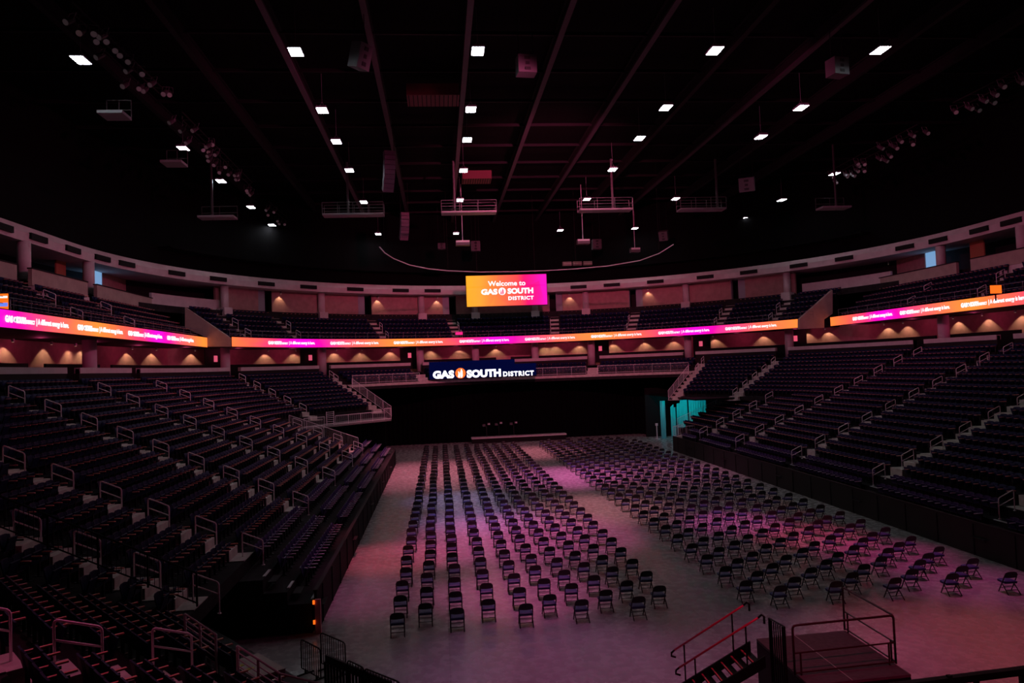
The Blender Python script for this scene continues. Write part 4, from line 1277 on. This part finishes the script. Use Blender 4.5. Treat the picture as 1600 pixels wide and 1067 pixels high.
def tile_mesh(name, parts, places, label, cat):
    tv = []; tf = []; tm = []; mats = []
    for mbp in parts:
        k = len(tv); tv += mbp.v; tf += [tuple(k + a for a in f) for f in mbp.f]
        for mi_ in mbp.m:
            mt_ = mbp.mats[mi_]
            if mt_ not in mats: mats.append(mt_)
            tm.append(mats.index(mt_))
    V = np.array(tv); nv = len(V); N = len(places)
    pl = np.array([(x, y, z, math.cos(a), math.sin(a)) for x, y, z, a in places])
    X = V[None, :, 0] * pl[:, 3:4] - V[None, :, 1] * pl[:, 4:5] + pl[:, 0:1]
    Y = V[None, :, 0] * pl[:, 4:5] + V[None, :, 1] * pl[:, 3:4] + pl[:, 1:2]
    Z = V[None, :, 2] + pl[:, 2:3]
    co = np.stack([X, Y, Z], -1).reshape(-1, 3)
    tot = np.array([len(f) for f in tf]); li = np.concatenate([np.array(f) for f in tf])
    loops = (li[None, :] + (np.arange(N) * nv)[:, None]).ravel()
    totals = np.tile(tot, N); starts = np.concatenate([[0], np.cumsum(totals)[:-1]])
    me = bpy.data.meshes.new(name)
    me.vertices.add(len(co)); me.vertices.foreach_set('co', co.ravel())
    me.loops.add(len(loops)); me.loops.foreach_set('vertex_index', loops.astype(np.int32))
    me.polygons.add(len(totals)); me.polygons.foreach_set('loop_start', starts.astype(np.int32)); me.polygons.foreach_set('loop_total', totals.astype(np.int32))
    me.polygons.foreach_set('material_index', np.tile(np.array(tm), N).astype(np.int32))
    for mt_ in mats: me.materials.append(mt_)
    me.update(calc_edges=True); me.validate()
    o = bpy.data.objects.new(name, me); COL.objects.link(o)
    return tag(o, label, cat, kind='stuff')
rest = [SEATS[i][:4] for i in sorted(KEEP - SOLO)]
tile_mesh('stadium_seat', [SEATP[k] for k in ('backrest', 'seat_pan', 'armrest', 'stanchion')], rest, 'rows upon rows of navy tip-up seats filling the farther stands', 'seats')

# purple seats of the floor risers
vis = []
for i, sdat in enumerate(RISER):
    q = project(sdat[0], sdat[1], sdat[2] + 0.6)
    if q and -5 < q[0] < 1605 and -5 < q[1] < 1085: vis.append((q[2], i))
vis.sort()
RP = {}
for k in ('backrest', 'seat_pan', 'armrest', 'stanchion'):
    mb = MB(); src = SEATP[k]; mb.v = list(src.v); mb.f = list(src.f); mb.m = list(src.m)
    mb.mats = [{M_NAVY: M_PURPLE, M_ARM: M_LILAC}.get(x_, x_) for x_ in src.mats]; RP[k] = mb
rs0 = thing('riser_seat', 'x', 'seat')
rk = [RP[k].build(k, rs0) for k in ('backrest', 'seat_pan', 'armrest', 'stanchion')]
SOLO = set(i for _, i in vis[:300]); first = True
for i in sorted(SOLO):
    x, y, z, rz, (stand, sec, row, k) = RISER[i]
    lab = 'purple riser seat %s along, row %s up, %s section, %s' % (nth(k), nth(row), nth(sec), stand)
    if first:
        rs0.location = (x, y, z); rs0.rotation_euler = (0, 0, rz); rs0['label'] = lab; rs0['group'] = 'purple seats of the floor risers'; first = False
    else:
        copy_thing(rs0, rk, (x, y, z), rz, lab, 'purple seats of the floor risers')
tile_mesh('riser_seat', [RP[k] for k in ('backrest', 'seat_pan', 'armrest', 'stanchion')], [RISER[i][:4] for _, i in vis if i not in SOLO], 'farther purple seats lining the front of the floor risers', 'seats')

# ------------------------------------------------------------------ folding chairs on the floor (backs toward the camera)
def chair_parts():
    P_ = {}
    mb = MB()
    side = [(-0.215, 0.36, 0.0), (-0.215, 0.16, 0.36), (-0.215, 0.03, 0.60), (-0.205, -0.03, 0.72)]
    arch = [(-0.17, -0.045, 0.785), (-0.10, -0.05, 0.81), (0.0, -0.052, 0.818), (0.10, -0.05, 0.81), (0.17, -0.045, 0.785)]
    mb.tube(side + arch + [(-x, y, z) for x, y, z in reversed(side)], 0.019, M_FRAME, 6)
    mb.tube([(-0.19, 0.33, 0.06 + 0.08), (0.19, 0.33, 0.14)], 0.010, M_FRAME, 5)
    P_['front_frame'] = mb
    mb = MB()
    for s in (-1, 1): mb.tube([(0.195 * s, 0.27, 0.43), (0.205 * s, 0.05, 0.22), (0.21 * s, -0.15, 0.0)], 0.017, M_FRAME, 6)
    mb.tube([(-0.205, -0.02, 0.14), (0.205, -0.02, 0.14)], 0.014, M_FRAME, 5)
    mb.tube([(-0.205, 0.09, 0.26), (0.205, 0.09, 0.26)], 0.014, M_FRAME, 5)
    P_['rear_frame'] = mb
    mb = MB()
    xs = [-0.215, -0.15, 0.0, 0.15, 0.215]; ys = [0.0, 0.06, 0.24, 0.40, 0.44]
    vs = []; fs = []
    for b in range(5):
        for a in range(5):
            e = (a in (0, 4)) or (b in (0, 4)); sx = xs[a] * (0.9 if b == 4 else 1)
            vs.append((sx, ys[b], 0.452 if e else 0.478))
    for b in range(4):
        for a in range(4): fs.append((b * 5 + a, b * 5 + a + 1, b * 5 + a + 6, b * 5 + a + 5))
    k = len(vs)
    ring = [0, 1, 2, 3, 4, 9, 14, 19, 24, 23, 22, 21, 20, 15, 10, 5]
    vs += [(vs[q][0] * 0.97, vs[q][1], 0.375) for q in ring]
    for q in range(16): fs.append((ring[(q + 1) % 16], ring[q], k + q, k + (q + 1) % 16))
    fs.append(tuple(k + q for q in range(16))[::-1])
    mb.add(vs, fs, M_CHAIRBLUE); P_['seat'] = mb
    mb = MB()
    cols = [(-0.205, 0.60, 0.725), (-0.17, 0.595, 0.782), (-0.09, 0.59, 0.808), (0.0, 0.588, 0.815), (0.09, 0.59, 0.808), (0.17, 0.595, 0.782), (0.205, 0.60, 0.725)]
    vs = []; fs = []
    for x, zb, zt in cols:
        bow = -0.03 * (1 - (x / 0.21) ** 2)
        for z, yy in ((zb, 0.018), (zt, -0.042)):
            vs.append((x, yy + bow - 0.012, z)); vs.append((x, yy + bow + 0.02, z))
    for i in range(6):
        a, b = 4 * i, 4 * (i + 1)
        fs += [(a, b, b + 2, a + 2), (a + 1, a + 3, b + 3, b + 1), (a + 2, b + 2, b + 3, a + 3), (a, a + 1, b + 1, b)]
    fs += [(0, 2, 3, 1), (24, 25, 27, 26)]
    mb.add(vs, fs, M_CHAIRBACK); P_['backrest'] = mb
    for q_ in P_.values(): q_.v = [(x * 1.13, y, z) for x, y, z in q_.v]
    return P_
CHP = chair_parts()
LX = [-1.77, -0.79, 0.28, 1.5, 2.7, 3.76, 4.8, 5.83, 6.85, 7.95]
LS = [25.95, 26.84, 26.0, 26.82, 25.96, 26.84, 25.97, 26.87, 25.9, 26.92]
RX = [11.22, 12.15, 13.22, 14.35, 15.5, 16.6, 17.85, 18.95, 19.95, 21.05]
RS = [26.85, 25.95, 26.8, 25.93, 26.85, 25.85, 26.75, 25.95, 26.75, 25.6]
CH = []
rc = random.Random(11)
for blk, XS, SS in (('left block', LX, LS), ('right block', RX, RS)):
    for c, (X, Y0) in enumerate(zip(XS, SS)):
        n = int((83.6 - Y0) / 1.962) + 1
        if blk == 'right block' and c == 9: n = int((80.5 - Y0) / 1.962) + 1
        for k in range(n):
            CH.append((X + rc.uniform(-0.05, 0.05), Y0 + 1.962 * k + rc.uniform(-0.05, 0.05) + 0.05, 0.0, rc.uniform(-0.06, 0.06), blk, c + 1, k + 1))
vis = []
for i, c in enumerate(CH):
    q = project(c[0], c[1], 0.5)
    if q and -10 < q[0] < 1612: vis.append((q[2], i))
vis.sort()
SOLO = set(i for _, i in vis[:300])
ch0 = thing('folding_chair', 'x', 'chair')
ck = [CHP[k].build(k, ch0, k in ('front_frame', 'rear_frame')) for k in ('front_frame', 'rear_frame', 'seat', 'backrest')]
first = True
for i in sorted(SOLO):
    x, y, z, rz, blk, c, k = CH[i]
    lab = 'dark folding chair, %s from the front in the %s column of the %s' % (nth(k), nth(c), blk)
    if first:
        ch0.location = (x, y, z); ch0.rotation_euler = (0, 0, rz); ch0['label'] = lab; ch0['group'] = 'folding chairs set out on the floor'; first = False
    else:
        copy_thing(ch0, ck, (x, y, z), rz, lab, 'folding chairs set out on the floor')
tile_mesh('folding_chair', [CHP[k] for k in ('front_frame', 'rear_frame', 'seat', 'backrest')], [CH[i][:4] for _, i in vis if i not in SOLO], 'dense far rows of dark folding chairs toward the black drape', 'chairs')

# ------------------------------------------------------------------ mesh and picket railings
def panel_rail(name, pts, label, cat='railing', h=1.05, gap=0.11, mt=M_ALU, rt=0.022, post=1.6, group=None, mid=False):
    """railing following base points (x,y,z), vertical pickets"""
    t = thing(name, label, cat, group=group)
    pts = [Vector(p) for p in pts]; U_ = Vector((0, 0, 1))
    mb = MB(); mb.tube([p + U_ * h for p in pts], rt, mt, 6); mb.tube([p + U_ * 0.1 for p in pts], rt * 0.8, mt, 6); mb.build('rail_bar', t)
    mk = MB(); done = []
    for a, b in zip(pts[:-1], pts[1:]):
        L = (b - a).length; n = max(1, round(L / gap)); m_ = max(1, round(L / post))
        for k in range(1, n): p = a.lerp(b, k / n); mk.tube([p + U_ * 0.1, p + U_ * h], rt * 0.32, mt, 4)
        for k in range(m_ + 1):
            p = a.lerp(b, k / m_)
            if any((p - q_).length < 0.2 for q_ in done): continue
            done.append(p); mp = MB(); mp.tube([p, p + U_ * h], rt, mt, 6); mp.build('post', t)
    mk.build('picket_infill', t)
    return t
DZ = 4.56
panel_rail('front_railing', [(-12.0, 65.6, DZ), (-10.45, 67.1, DZ)], 'silver infill railing at the front of the far left corner, left piece', h=0.85)
panel_rail('front_railing', [(-9.6, 67.9, DZ), (-5.5, 71.9, DZ)], 'silver infill railing at the front of the far left corner, long piece', h=0.85)
panel_rail('front_railing', [(-5.5, 71.9, DZ), (-4.9, 72.5, DZ)], 'silver infill railing closing the foot of the left corner stairs', h=1.1)
gate = thing('slatted_gate', 'small slatted silver gate in the far left corner railing', 'gate', (-10.0, 67.4, DZ), rad(45))
mb = MB()
for k in range(7): mb.tube([(-0.4, 0, 0.2 + k * 0.17), (0.4, 0, 0.2 + k * 0.17)], 0.02, M_ALU, 5)
mb.build('slat', gate)
mb = MB()
for x in (-0.4, 0.4): mb.tube([(x, 0, 0), (x, 0, 1.28)], 0.03, M_ALU, 6)
mb.build('gate_frame', gate)
def slope_rail(name, a, rlo, rhi, label, off=0.0, h=1.05):
    pts = []
    for r in range(rlo, rhi + 1, 1):
        x, y = P(rowR(r), ('A', a)); pts.append((x, y, rowZ(r)))
    p0, p1 = Vector(pts[0]), Vector(pts[-1])
    return panel_rail(name, [p0, p1], label, h=h, gap=0.13)
slope_rail('stair_railing', 48.2, 9, 17, 'silver railing climbing beside the left corner stairs above the drape')
slope_rail('stair_railing', 131.6, 10, 17, 'silver railing climbing beside the right corner stairs above the tunnel')
for a0, a1, lab in ((49.5, 66.3, 'leftmost'), (69, 87, 'behind the lit sign'), (89.3, 106.6, 'right of the lit sign'), (109.4, 131, 'rightmost')):
    pts = []
    for k in range(6):
        x, y = P(29.45, ('A', a0 + (a1 - a0) * k / 5)); pts.append((x, y, rowZ(18) + 0.05))
    panel_rail('front_railing', pts, 'silver railing on the front edge of the far stand, piece %s' % lab, h=0.95, gap=0.16)
# railing down the far side of the left stand
panel_rail('end_railing', [(CX - rowR(10), 65.55, rowZ(9)), (CX - rowR(3), 65.55, rowZ(3) - 0.1)], 'silver infill railing stepping down the far side of the left stand', h=1.15, gap=0.12)
panel_rail('end_railing', [(CX + rowR(9), 77.1, rowZ(8)), (CX + rowR(2), 77.1, 1.9)], 'silver infill railing stepping down the far side of the right stand', h=1.05, gap=0.12)
panel_rail('end_railing', [(CX + 14.2, 73.2, 1.4), (CX + 17.0, 73.2, 1.4)], 'short silver railing at the end of the right floor risers', h=1.05, gap=0.25)
panel_rail('end_railing', [(CX + 14.2, 73.2, 1.4), (CX + 16.4, 76.5, 1.4)], 'short silver railing angled away behind the right floor risers', h=1.05, gap=0.25)
mb = MB(); mb.prism([(CX + 14.2, 73.2, 1.1), (CX + 17.2, 73.2, 1.1), (CX + 17.2, 76.5, 1.1), (CX + 16.3, 76.5, 1.1)], (0, 0, 0.28), M_STEP); mb.box((CX + 14.4, 73.4, 0.55), (0.3, 0.3, 1.1), M_BLACK); mb.box((CX + 16.9, 73.4, 0.55), (0.2, 0.2, 1.1), M_BOXTOP)
struct('end_deck_right', mb)

# teal exit tunnel under the right corner
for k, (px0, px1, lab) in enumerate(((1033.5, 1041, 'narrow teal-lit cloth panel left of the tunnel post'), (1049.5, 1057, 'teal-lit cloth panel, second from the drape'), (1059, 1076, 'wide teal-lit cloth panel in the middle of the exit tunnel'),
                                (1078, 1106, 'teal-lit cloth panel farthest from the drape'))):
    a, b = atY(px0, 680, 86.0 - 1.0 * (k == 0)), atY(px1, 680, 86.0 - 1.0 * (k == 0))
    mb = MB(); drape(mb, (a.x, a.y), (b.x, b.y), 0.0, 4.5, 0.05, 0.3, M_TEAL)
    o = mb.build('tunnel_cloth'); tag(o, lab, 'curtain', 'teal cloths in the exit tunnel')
mb = MB(); mb.box((31.5, 88.0, 3.0), (13, 0.2, 6), M_BLACK); mb.box((38.5, 80, 3.0), (0.2, 17, 6), M_BLACK); mb.box((32, 80, 5.2), (13, 17, 0.15), M_BLACK)
struct('wall_tunnel', mb)
la = bpy.data.lights.new('tunnel_lamp', 'AREA'); la.energy = 70; la.color = (0.05, 0.9, 1.0); la.shape = 'RECTANGLE'; la.size = 5; la.size_y = 0.5
lo = bpy.data.objects.new('tunnel_lamp', la); COL.objects.link(lo); lo.location = (29, 83.6, 4.6); lo.rotation_euler = (rad(35), 0, 0)
t = thing('queue_post', 'pale sign post standing beside the teal tunnel mouth', 'post', tuple(atZ(1027, 685.5, 0)))
mb = MB(); mb.tube([(0, 0, 0.05), (0, 0, 1.6)], 0.06, M_BOXTOP, 8); mb.build('pole', t)
mb = MB(); mb.tube([(0, 0, 0), (0, 0, 0.05)], 0.35, M_BOXTOP, 12); mb.build('base', t)
mb = MB(); mb.box((0, 0, 1.7), (0.3, 0.06, 0.3), M_BOXTOP); mb.build('sign_plate', t)

# low stage riser at the far end and three lighting stands
a, b = atZ(735, 680.5, 0.75), atZ(882, 675.5, 0.75)
t = thing('far_riser', 'low pale edged riser in front of the black drape at the far end', 'stage', ((a.x + b.x) / 2, 90.2, 0))
mb = MB(); mb.box((0, 0, 0.66), (b.x - a.x, 1.4, 0.16), M_BOXTOP); mb.build('deck_edge', t)
mb = MB(); mb.box((0, 0.05, 0.29), (b.x - a.x - 0.1, 1.2, 0.58), M_BLACK); mb.build('skirt', t)
for k, (px, py) in enumerate(((760, 690), (779, 688), (802, 687.5))):
    p = atZ(px, py, 0)
    t = thing('equipment_stand', 'dark lighting stand with small lamp heads at the far end, %s from the left' % nth(k + 1), 'stand', (p.x, p.y - 1.2, 0), 0, 'lighting stands at the far end')
    mb = MB(); mb.tube([(0, 0, 0.1), (0, 0, 2.1)], 0.05, M_IRON, 6)
    mb.build('pole', t)
    for q in range(3):
        mb = MB(); an_ = q * 2.09; mb.tube([(0, 0, 0.5), (0.5 * math.cos(an_), 0.5 * math.sin(an_), 0.02)], 0.03, M_IRON, 5); mb.build('leg', t)
    mb = MB(); mb.box((-0.3, 0, 2.15), (0.35, 0.3, 0.28), M_SPEAK); mb.box((0.3, 0, 2.3), (0.35, 0.3, 0.28), M_SPEAK); mb.box((0.3, -0.16, 2.3), (0.25, 0.02, 0.14), M_BOXTOP); mb.build('lamp_head', t)

# ------------------------------------------------------------------ near end: pickets, gates, stage stairs, platform
# picket railing down the side of the first left aisle
panel_rail('aisle_side_railing', [(CX - 23.2, 21.75, 5.9), (CX - 16.6, 21.95, 2.7)], 'black picket railing beside the lowest left aisle, seen through the corner seats', h=0.95, gap=0.14, mt=M_BLACK, rt=0.03)
# end post of the left front wall
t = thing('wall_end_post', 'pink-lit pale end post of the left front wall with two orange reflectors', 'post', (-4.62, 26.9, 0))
mb = MB(); mb.box((0, 0, 0.6), (0.2, 0.12, 1.2), mat('pink-lit post paint', (0.8, 0.25, 0.33), 0.5)); mb.build('post', t)  # pink light on the pale post is put into its base colour
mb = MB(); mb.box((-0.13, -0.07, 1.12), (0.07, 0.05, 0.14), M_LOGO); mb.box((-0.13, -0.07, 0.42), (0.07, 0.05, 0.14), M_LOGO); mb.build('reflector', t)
# crowd barriers along the floor edge
def barrier(a, b, lab, h=1.07, z=0.0):
    a = Vector((a[0], a[1], z)); b = Vector((b[0], b[1], z)); L = (b - a).length
    t = thing('crowd_barrier', lab, 'barrier', a, math.atan2(b.y - a.y, b.x - a.x), 'black barriers round the floor edge')
    mb = MB(); mb.tube(loop_pts((0, 0, 0.12), (0, 0, h), (L, 0, h), (L, 0, 0.12), 0.12), 0.022, M_BLACK, 6); mb.tube([(0, 0, 0.12), (L, 0, 0.12)], 0.018, M_BLACK, 6); mb.build('frame', t)
    mb = MB(); n = int(L / 0.12)
    for k in range(1, n): mb.tube([(k * L / n, 0, 0.12), (k * L / n, 0, h)], 0.011, M_BLACK, 4)
    mb.build('bars', t)
    mb = MB()
    for x in (0.25, L - 0.25): mb.box((x, 0, 0.02), (0.06, 0.55, 0.03), M_BLACK); mb.box((x, 0, 0.08), (0.05, 0.05, 0.12), M_BLACK)
    mb.build('foot', t)
def bpt(px, py, z=1.07): p = atZ(px, py, z); return (p.x, p.y)
barrier(bpt(501, 988), bpt(539, 1004), 'black picket barrier standing highest beside the left front wall')
barrier(bpt(470, 995), bpt(500, 1010), 'black picket barrier just behind the end post of the front wall', 1.0)
barrier(bpt(543, 1031), bpt(568, 1043), 'short black barrier, second along the curved floor edge')
barrier(bpt(570, 1044), bpt(625, 1066), 'black barrier along the curved floor edge, meeting the picture bottom')
barrier(bpt(626, 1067), bpt(690, 1088), 'black barrier low at the picture bottom below the first chair')
# black front skirt with lit gaps
t = thing('slotted_front', 'low black slotted fence panel with bright gaps below the barriers', 'fence')
a = atZ(508, 1034, 0.75); b = atZ(610, 1077, 0.75)
mb = MB(); d = (b - a); L = d.length; n = 20
for k in range(n + 1):
    p = a + d * (k / n); mb.box((p.x, p.y, 0.4), (0.07, 0.07, 0.7), M_BLACK)
mb.build('slats', t)
mb = MB(); mb.prism([(a.x, a.y, 0.72), (b.x, b.y, 0.72), (b.x, b.y, 0.95), (a.x, a.y, 0.95)], (0.05, 0.05, 0), M_BLACK); mb.build('top_board', t)
mb = MB(); mb.prism([(a.x + 0.6, a.y + 0.9, 0.01), (b.x + 0.6, b.y + 0.9, 0.01), (b.x + 0.15, b.y + 0.15, 0.01), (a.x + 0.15, a.y + 0.15, 0.01)][::-1], (0, 0, 0.03), mat('lit floor white', (0.8, 0.8, 0.78), 0.5)); mb.build('lit_floor_strip', t)  # white strip paints the bright lit floor seen through the gaps
mb = MB(); mb.prism([(a.x - 1.2, a.y - 1.0, 0.01), (b.x - 1.2, b.y - 1.0, 0.01), (b.x - 0.1, b.y - 0.1, 0.01), (a.x - 0.1, a.y - 0.1, 0.01)], (0, 0, 0.03), M_STEP); mb.build('floor_strip', t)
# dark deck under the corner block front
mb = MB()
q = [sPt(7.4, -26), sPt(7.4, -3), sPt(9.2, -3), sPt(9.2, -26)]
mb.prism([(*p, 0.0) for p in q][::-1], (0, 0, 1.35), M_BLACK)
struct('corner_deck', mb)
# multi-bar railings by the corner block
def bars_rail(p1, p2, lab, h=1.05, n=8):
    t = thing('bar_railing', lab, 'railing', group='multi-bar railings in the near corner')
    p1, p2 = Vector(p1), Vector(p2); U_ = Vector((0, 0, 1))
    mb = MB()
    for q in (p1, p2, p1.lerp(p2, 0.5)): mb.tube([q - U_ * h, q], 0.03, M_ALU, 8)
    mb.build('post', t)
    mb = MB()
    for k in range(n): mb.tube([p1 - U_ * k * h / n, p2 - U_ * k * h / n], 0.014 if k else 0.022, M_ALU, 6)
    mb.build('bar', t)
bars_rail(atY(289, 959, 18.0), atY(337, 991, 17.2), 'eight-bar pink-lit railing sloping down in the near corner, farther one')
bars_rail(atY(371, 1009, 15.5), atY(437, 1052, 14.7), 'eight-bar pink-lit railing sloping down in the near corner, nearer one')
panel = atY(560, 1075, 14.0)
t = thing('long_handrail', 'long low pink-lit handrail running to the picture bottom', 'handrail')
mb = MB(); mb.tube([atY(437, 1052, 14.7), atY(500, 1068, 14.2), atY(590, 1092, 13.8)], 0.022, M_ALU, 6); mb.tube([atY(430, 1062, 14.8), atY(500, 1082, 14.2)], 0.018, M_ALU, 6); mb.build('rail_tube', t)
# landing with yellow markings
pl_ = atZ(362, 1050, 1.5)
mb = MB(); mb.box((pl_.x, pl_.y, 1.42), (2.2, 1.6, 0.1), M_STEP, Matrix.Rotation(NA, 3, 'Z')); struct('landing', mb)
t = thing('floor_marking', 'two yellow safety stripes painted on the small corner landing', 'marking', (pl_.x, pl_.y, 1.475), NA)
mb = MB(); mb.box((0, 0.3, 0), (0.9, 0.12, 0.01), M_YPAINT); mb.box((0.1, -0.1, 0), (0.9, 0.12, 0.01), M_YPAINT); mb.build('stripe', t)

# stage platform
ZD = 2.0
A_, B_, C_ = atZ(1242, 1056, ZD), atZ(1320, 985, ZD), atZ(1400, 1038, ZD)
D_ = atZ(1182, 998, ZD)
t = thing('stage_platform', 'dark stage platform with pale deck seam beside the red edged stairs', 'stage', (0, 0, 0))
n1 = (B_ - D_); e1 = (C_ - B_)
F_ = D_ + e1 * 1.25; G_ = C_ + (C_ - B_) * 0.25
mb = MB(); mb.prism([D_, F_, G_, B_], (0, 0, -0.06), M_CARPET); mb.build('deck', t)
mb = MB()
s0, s1_ = D_ + n1 * 0.42, F_ + n1 * 0.42
mb.tube([s0 + Vector((0, 0, 0.005)), s1_ + Vector((0, 0, 0.005))], 0.012, M_BOXTOP, 4); mb.build('deck_seam', t)
mb = MB(); ds = Vector((0, 0, -ZD + 0.02))
mb.prism([D_ + Vector((0, 0, -0.07)), F_ + Vector((0, 0, -0.07)), F_ + ds, D_ + ds], n1 * 0.02, M_BLACK)
mb.prism([B_ + Vector((0, 0, -0.07)), G_ + Vector((0, 0, -0.07)), G_ + ds, B_ + ds], n1 * -0.02, M_BLACK)
mb.prism([F_ + Vector((0, 0, -0.07)), G_ + Vector((0, 0, -0.07)), G_ + ds, F_ + ds], e1 * -0.02, M_BLACK)
mb.prism([D_ + Vector((0, 0, -0.07)), B_ + Vector((0, 0, -0.07)), B_ + ds, D_ + ds], e1 * 0.02, M_BLACK)
mb.build('skirt', t)
M_SRAIL = mat('dark rail paint', (0.06, 0.02, 0.03), 0.4, 0.3)
def guard(p, q, lab, h=1.12):
    p, q = Vector(p), Vector(q); U_ = Vector((0, 0, 1)); d = (q - p).normalized()
    t = thing('guard_rail', lab, 'railing', group='guard rails on the stage platform')
    mb = MB(); mb.tube(loop_pts(p + U_ * 0.02, p + U_ * h, q + U_ * h, q + U_ * 0.02, 0.1), 0.026, M_SRAIL, 8); mb.build('frame', t, True)
    mb = MB(); mb.tube([p + U_ * 0.5, q + U_ * 0.5], 0.02, M_SRAIL, 6); mb.tube([p + U_ * 0.06, q + U_ * 0.06], 0.02, M_SRAIL, 6)
    mb.build('cross_bar', t)
    mb = MB()
    for e in (p + d * 0.16, q - d * 0.16): mb.tube([e - U_ * 0.1, e + U_ * 0.5], 0.022, M_SRAIL, 6)
    mb.build('socket_post', t)
guard(A_, C_, 'dark two-bar guard rail on the near edge of the stage platform')
guard(B_, C_, 'dark two-bar guard rail on the far side edge of the stage platform')
# gate panel beside the stair head
g1, g2 = atZ(1202, 966, ZD + 1.15), atZ(1225, 979, ZD + 1.15)
t = thing('gate_panel', 'dark upright barred gate panel between stairs and platform', 'gate')
mb = MB(); mb.tube([(g1.x, g1.y, ZD - 0.3), (g1.x, g1.y, ZD + 1.15), (g2.x, g2.y, ZD + 1.15), (g2.x, g2.y, ZD - 0.3)], 0.03, M_BLACK, 6); mb.build('gate_frame', t)
mb = MB()
for k in range(1, 7):
    p = g1.lerp(g2, k / 7); mb.tube([(p.x, p.y, ZD - 0.3), (p.x, p.y, ZD + 1.12)], 0.016, M_BLACK, 4)
mb.build('bars', t)
# stage stairs
top_l, top_r = atZ(1155.6, 1014, ZD - 0.0), atZ(1178, 1037, ZD - 0.0)
b_l, b_r = atZ(1109.7, 1042.5, ZD - 0.6), atZ(1129, 1066, ZD - 0.6)
stp = ((b_l - top_l) + (b_r - top_r)) / 6.0; stp.z = -0.2
t = thing('stage_stairs', 'open black stage stairs with bright red step edges', 'stairs', group=None)
treads = []
wv = (top_r - top_l)
for k in range(9):
    a = top_l + stp * k; b = a + wv
    mb = MB(); dd = Vector((stp.x, stp.y, 0)).normalized() * -0.26
    mb.prism([a, b, b + dd, a + dd], (0, 0, -0.04), M_BLACK); tr = mb.build('tread', t)
    mb = MB(); e_ = Vector((0, 0, 0.008)); dd2 = dd * 0.18
    mb.prism([a + e_, b + e_, b + e_ + dd2, a + e_ + dd2], (0, 0, -0.03), M_TRED); mb.build('step_edge', tr)
for side in (0, 1):
    o0 = top_l + wv * side; mb = MB()
    p0 = o0 - stp * 1.0; p1 = o0 + stp * 9
    mb.prism([p0 + Vector((0, 0, 0.05)), p1 + Vector((0, 0, 0.05)), p1 + Vector((0, 0, -0.22)), p0 + Vector((0, 0, -0.22))], wv.normalized() * 0.05, M_BLACK)
    mb.build('stringer', t)
M_RR = mat('red-lit handrail paint', (0.8, 0.07, 0.14), 0.35, 0.2)  # red light falling on the rails is put into this base colour
for side, nm, s0_, s1_ in ((0, 'farther', -0.6, 6.6), (1, 'nearer', -0.6, 7.2)):
    o0 = top_l + wv * side
    t = thing('stair_handrail', 'red-lit handrail with hooked ends, %s side of the stage stairs' % nm, 'handrail', group='handrails of the stage stairs')
    hh = Vector((0, 0, 0.98)); p0 = o0 + stp * s0_ + hh; p1 = o0 + stp * s1_ + hh
    u_ = (p0 - p1).normalized()
    mb = MB(); mb.tube([p1, p0], 0.026, M_RR, 8); mb.build('rail_tube', t, True)
    mb = MB()
    mb.tube([p0, p0 + u_ * 0.10 + Vector((0, 0, 0.02)), p0 + u_ * 0.17 + Vector((0, 0, -0.06)), p0 + u_ * 0.17 + Vector((0, 0, -0.22))], 0.026, M_BLACK, 8)
    mb.tube([p1, p1 - u_ * 0.12 + Vector((0, 0, -0.02)), p1 - u_ * 0.13 + Vector((0, 0, -0.10)), p1 + u_ * 0.02 + Vector((0, 0, -0.2))], 0.026, M_BLACK, 8)
    mb.build('hooked_end', t, True)
    for f in (0.6, 5.6):
        q = o0 + stp * f; mb = MB(); mb.tube([q, q + hh], 0.02, M_BLACK, 6); mb.build('baluster', t)
# black balcony rail at the lower right with lit floor behind
t = thing('balcony_rail', 'thick black rail with posts crossing the lower right corner', 'railing')
Yb = 11.5
q0, q1 = atY(1395, 1071, Yb), atY(1640, 1040, Yb)
mb = MB(); mb.prism([q0, q1, q1 + Vector((0, 0, -0.11)), q0 + Vector((0, 0, -0.11))], (0, 0.12, 0), M_BLACK); mb.build('top_rail', t)
mb = MB()
for px in (1486, 1528, 1600):
    p = atY(px, 1052, Yb); mb.box((p.x, Yb + 0.05, p.z - 0.7), (0.07, 0.07, 1.3), M_BLACK)
mb.build('post', t)
p = atY(1540, 1100, 13.5)
mb = MB(); mb.box((p.x, 14.2, 1.6), (6, 2.5, 0.1), mat('pink-lit floor', (0.5, 0.12, 0.22), 0.8)); struct('lit_floor_lower_right', mb)  # slab added with pink light in its colour, for the floor below the rail
# steps and pink wall at the near end of the right stand
mb = MB()
p = atY(1592, 805, 31.0)
for k in range(4): mb.box((p.x + 0.5 + 0.4 * k, 31.2, p.z - 0.45 + 0.28 * k), (0.9, 1.5, 0.1), M_STEP)
struct('side_steps', mb)
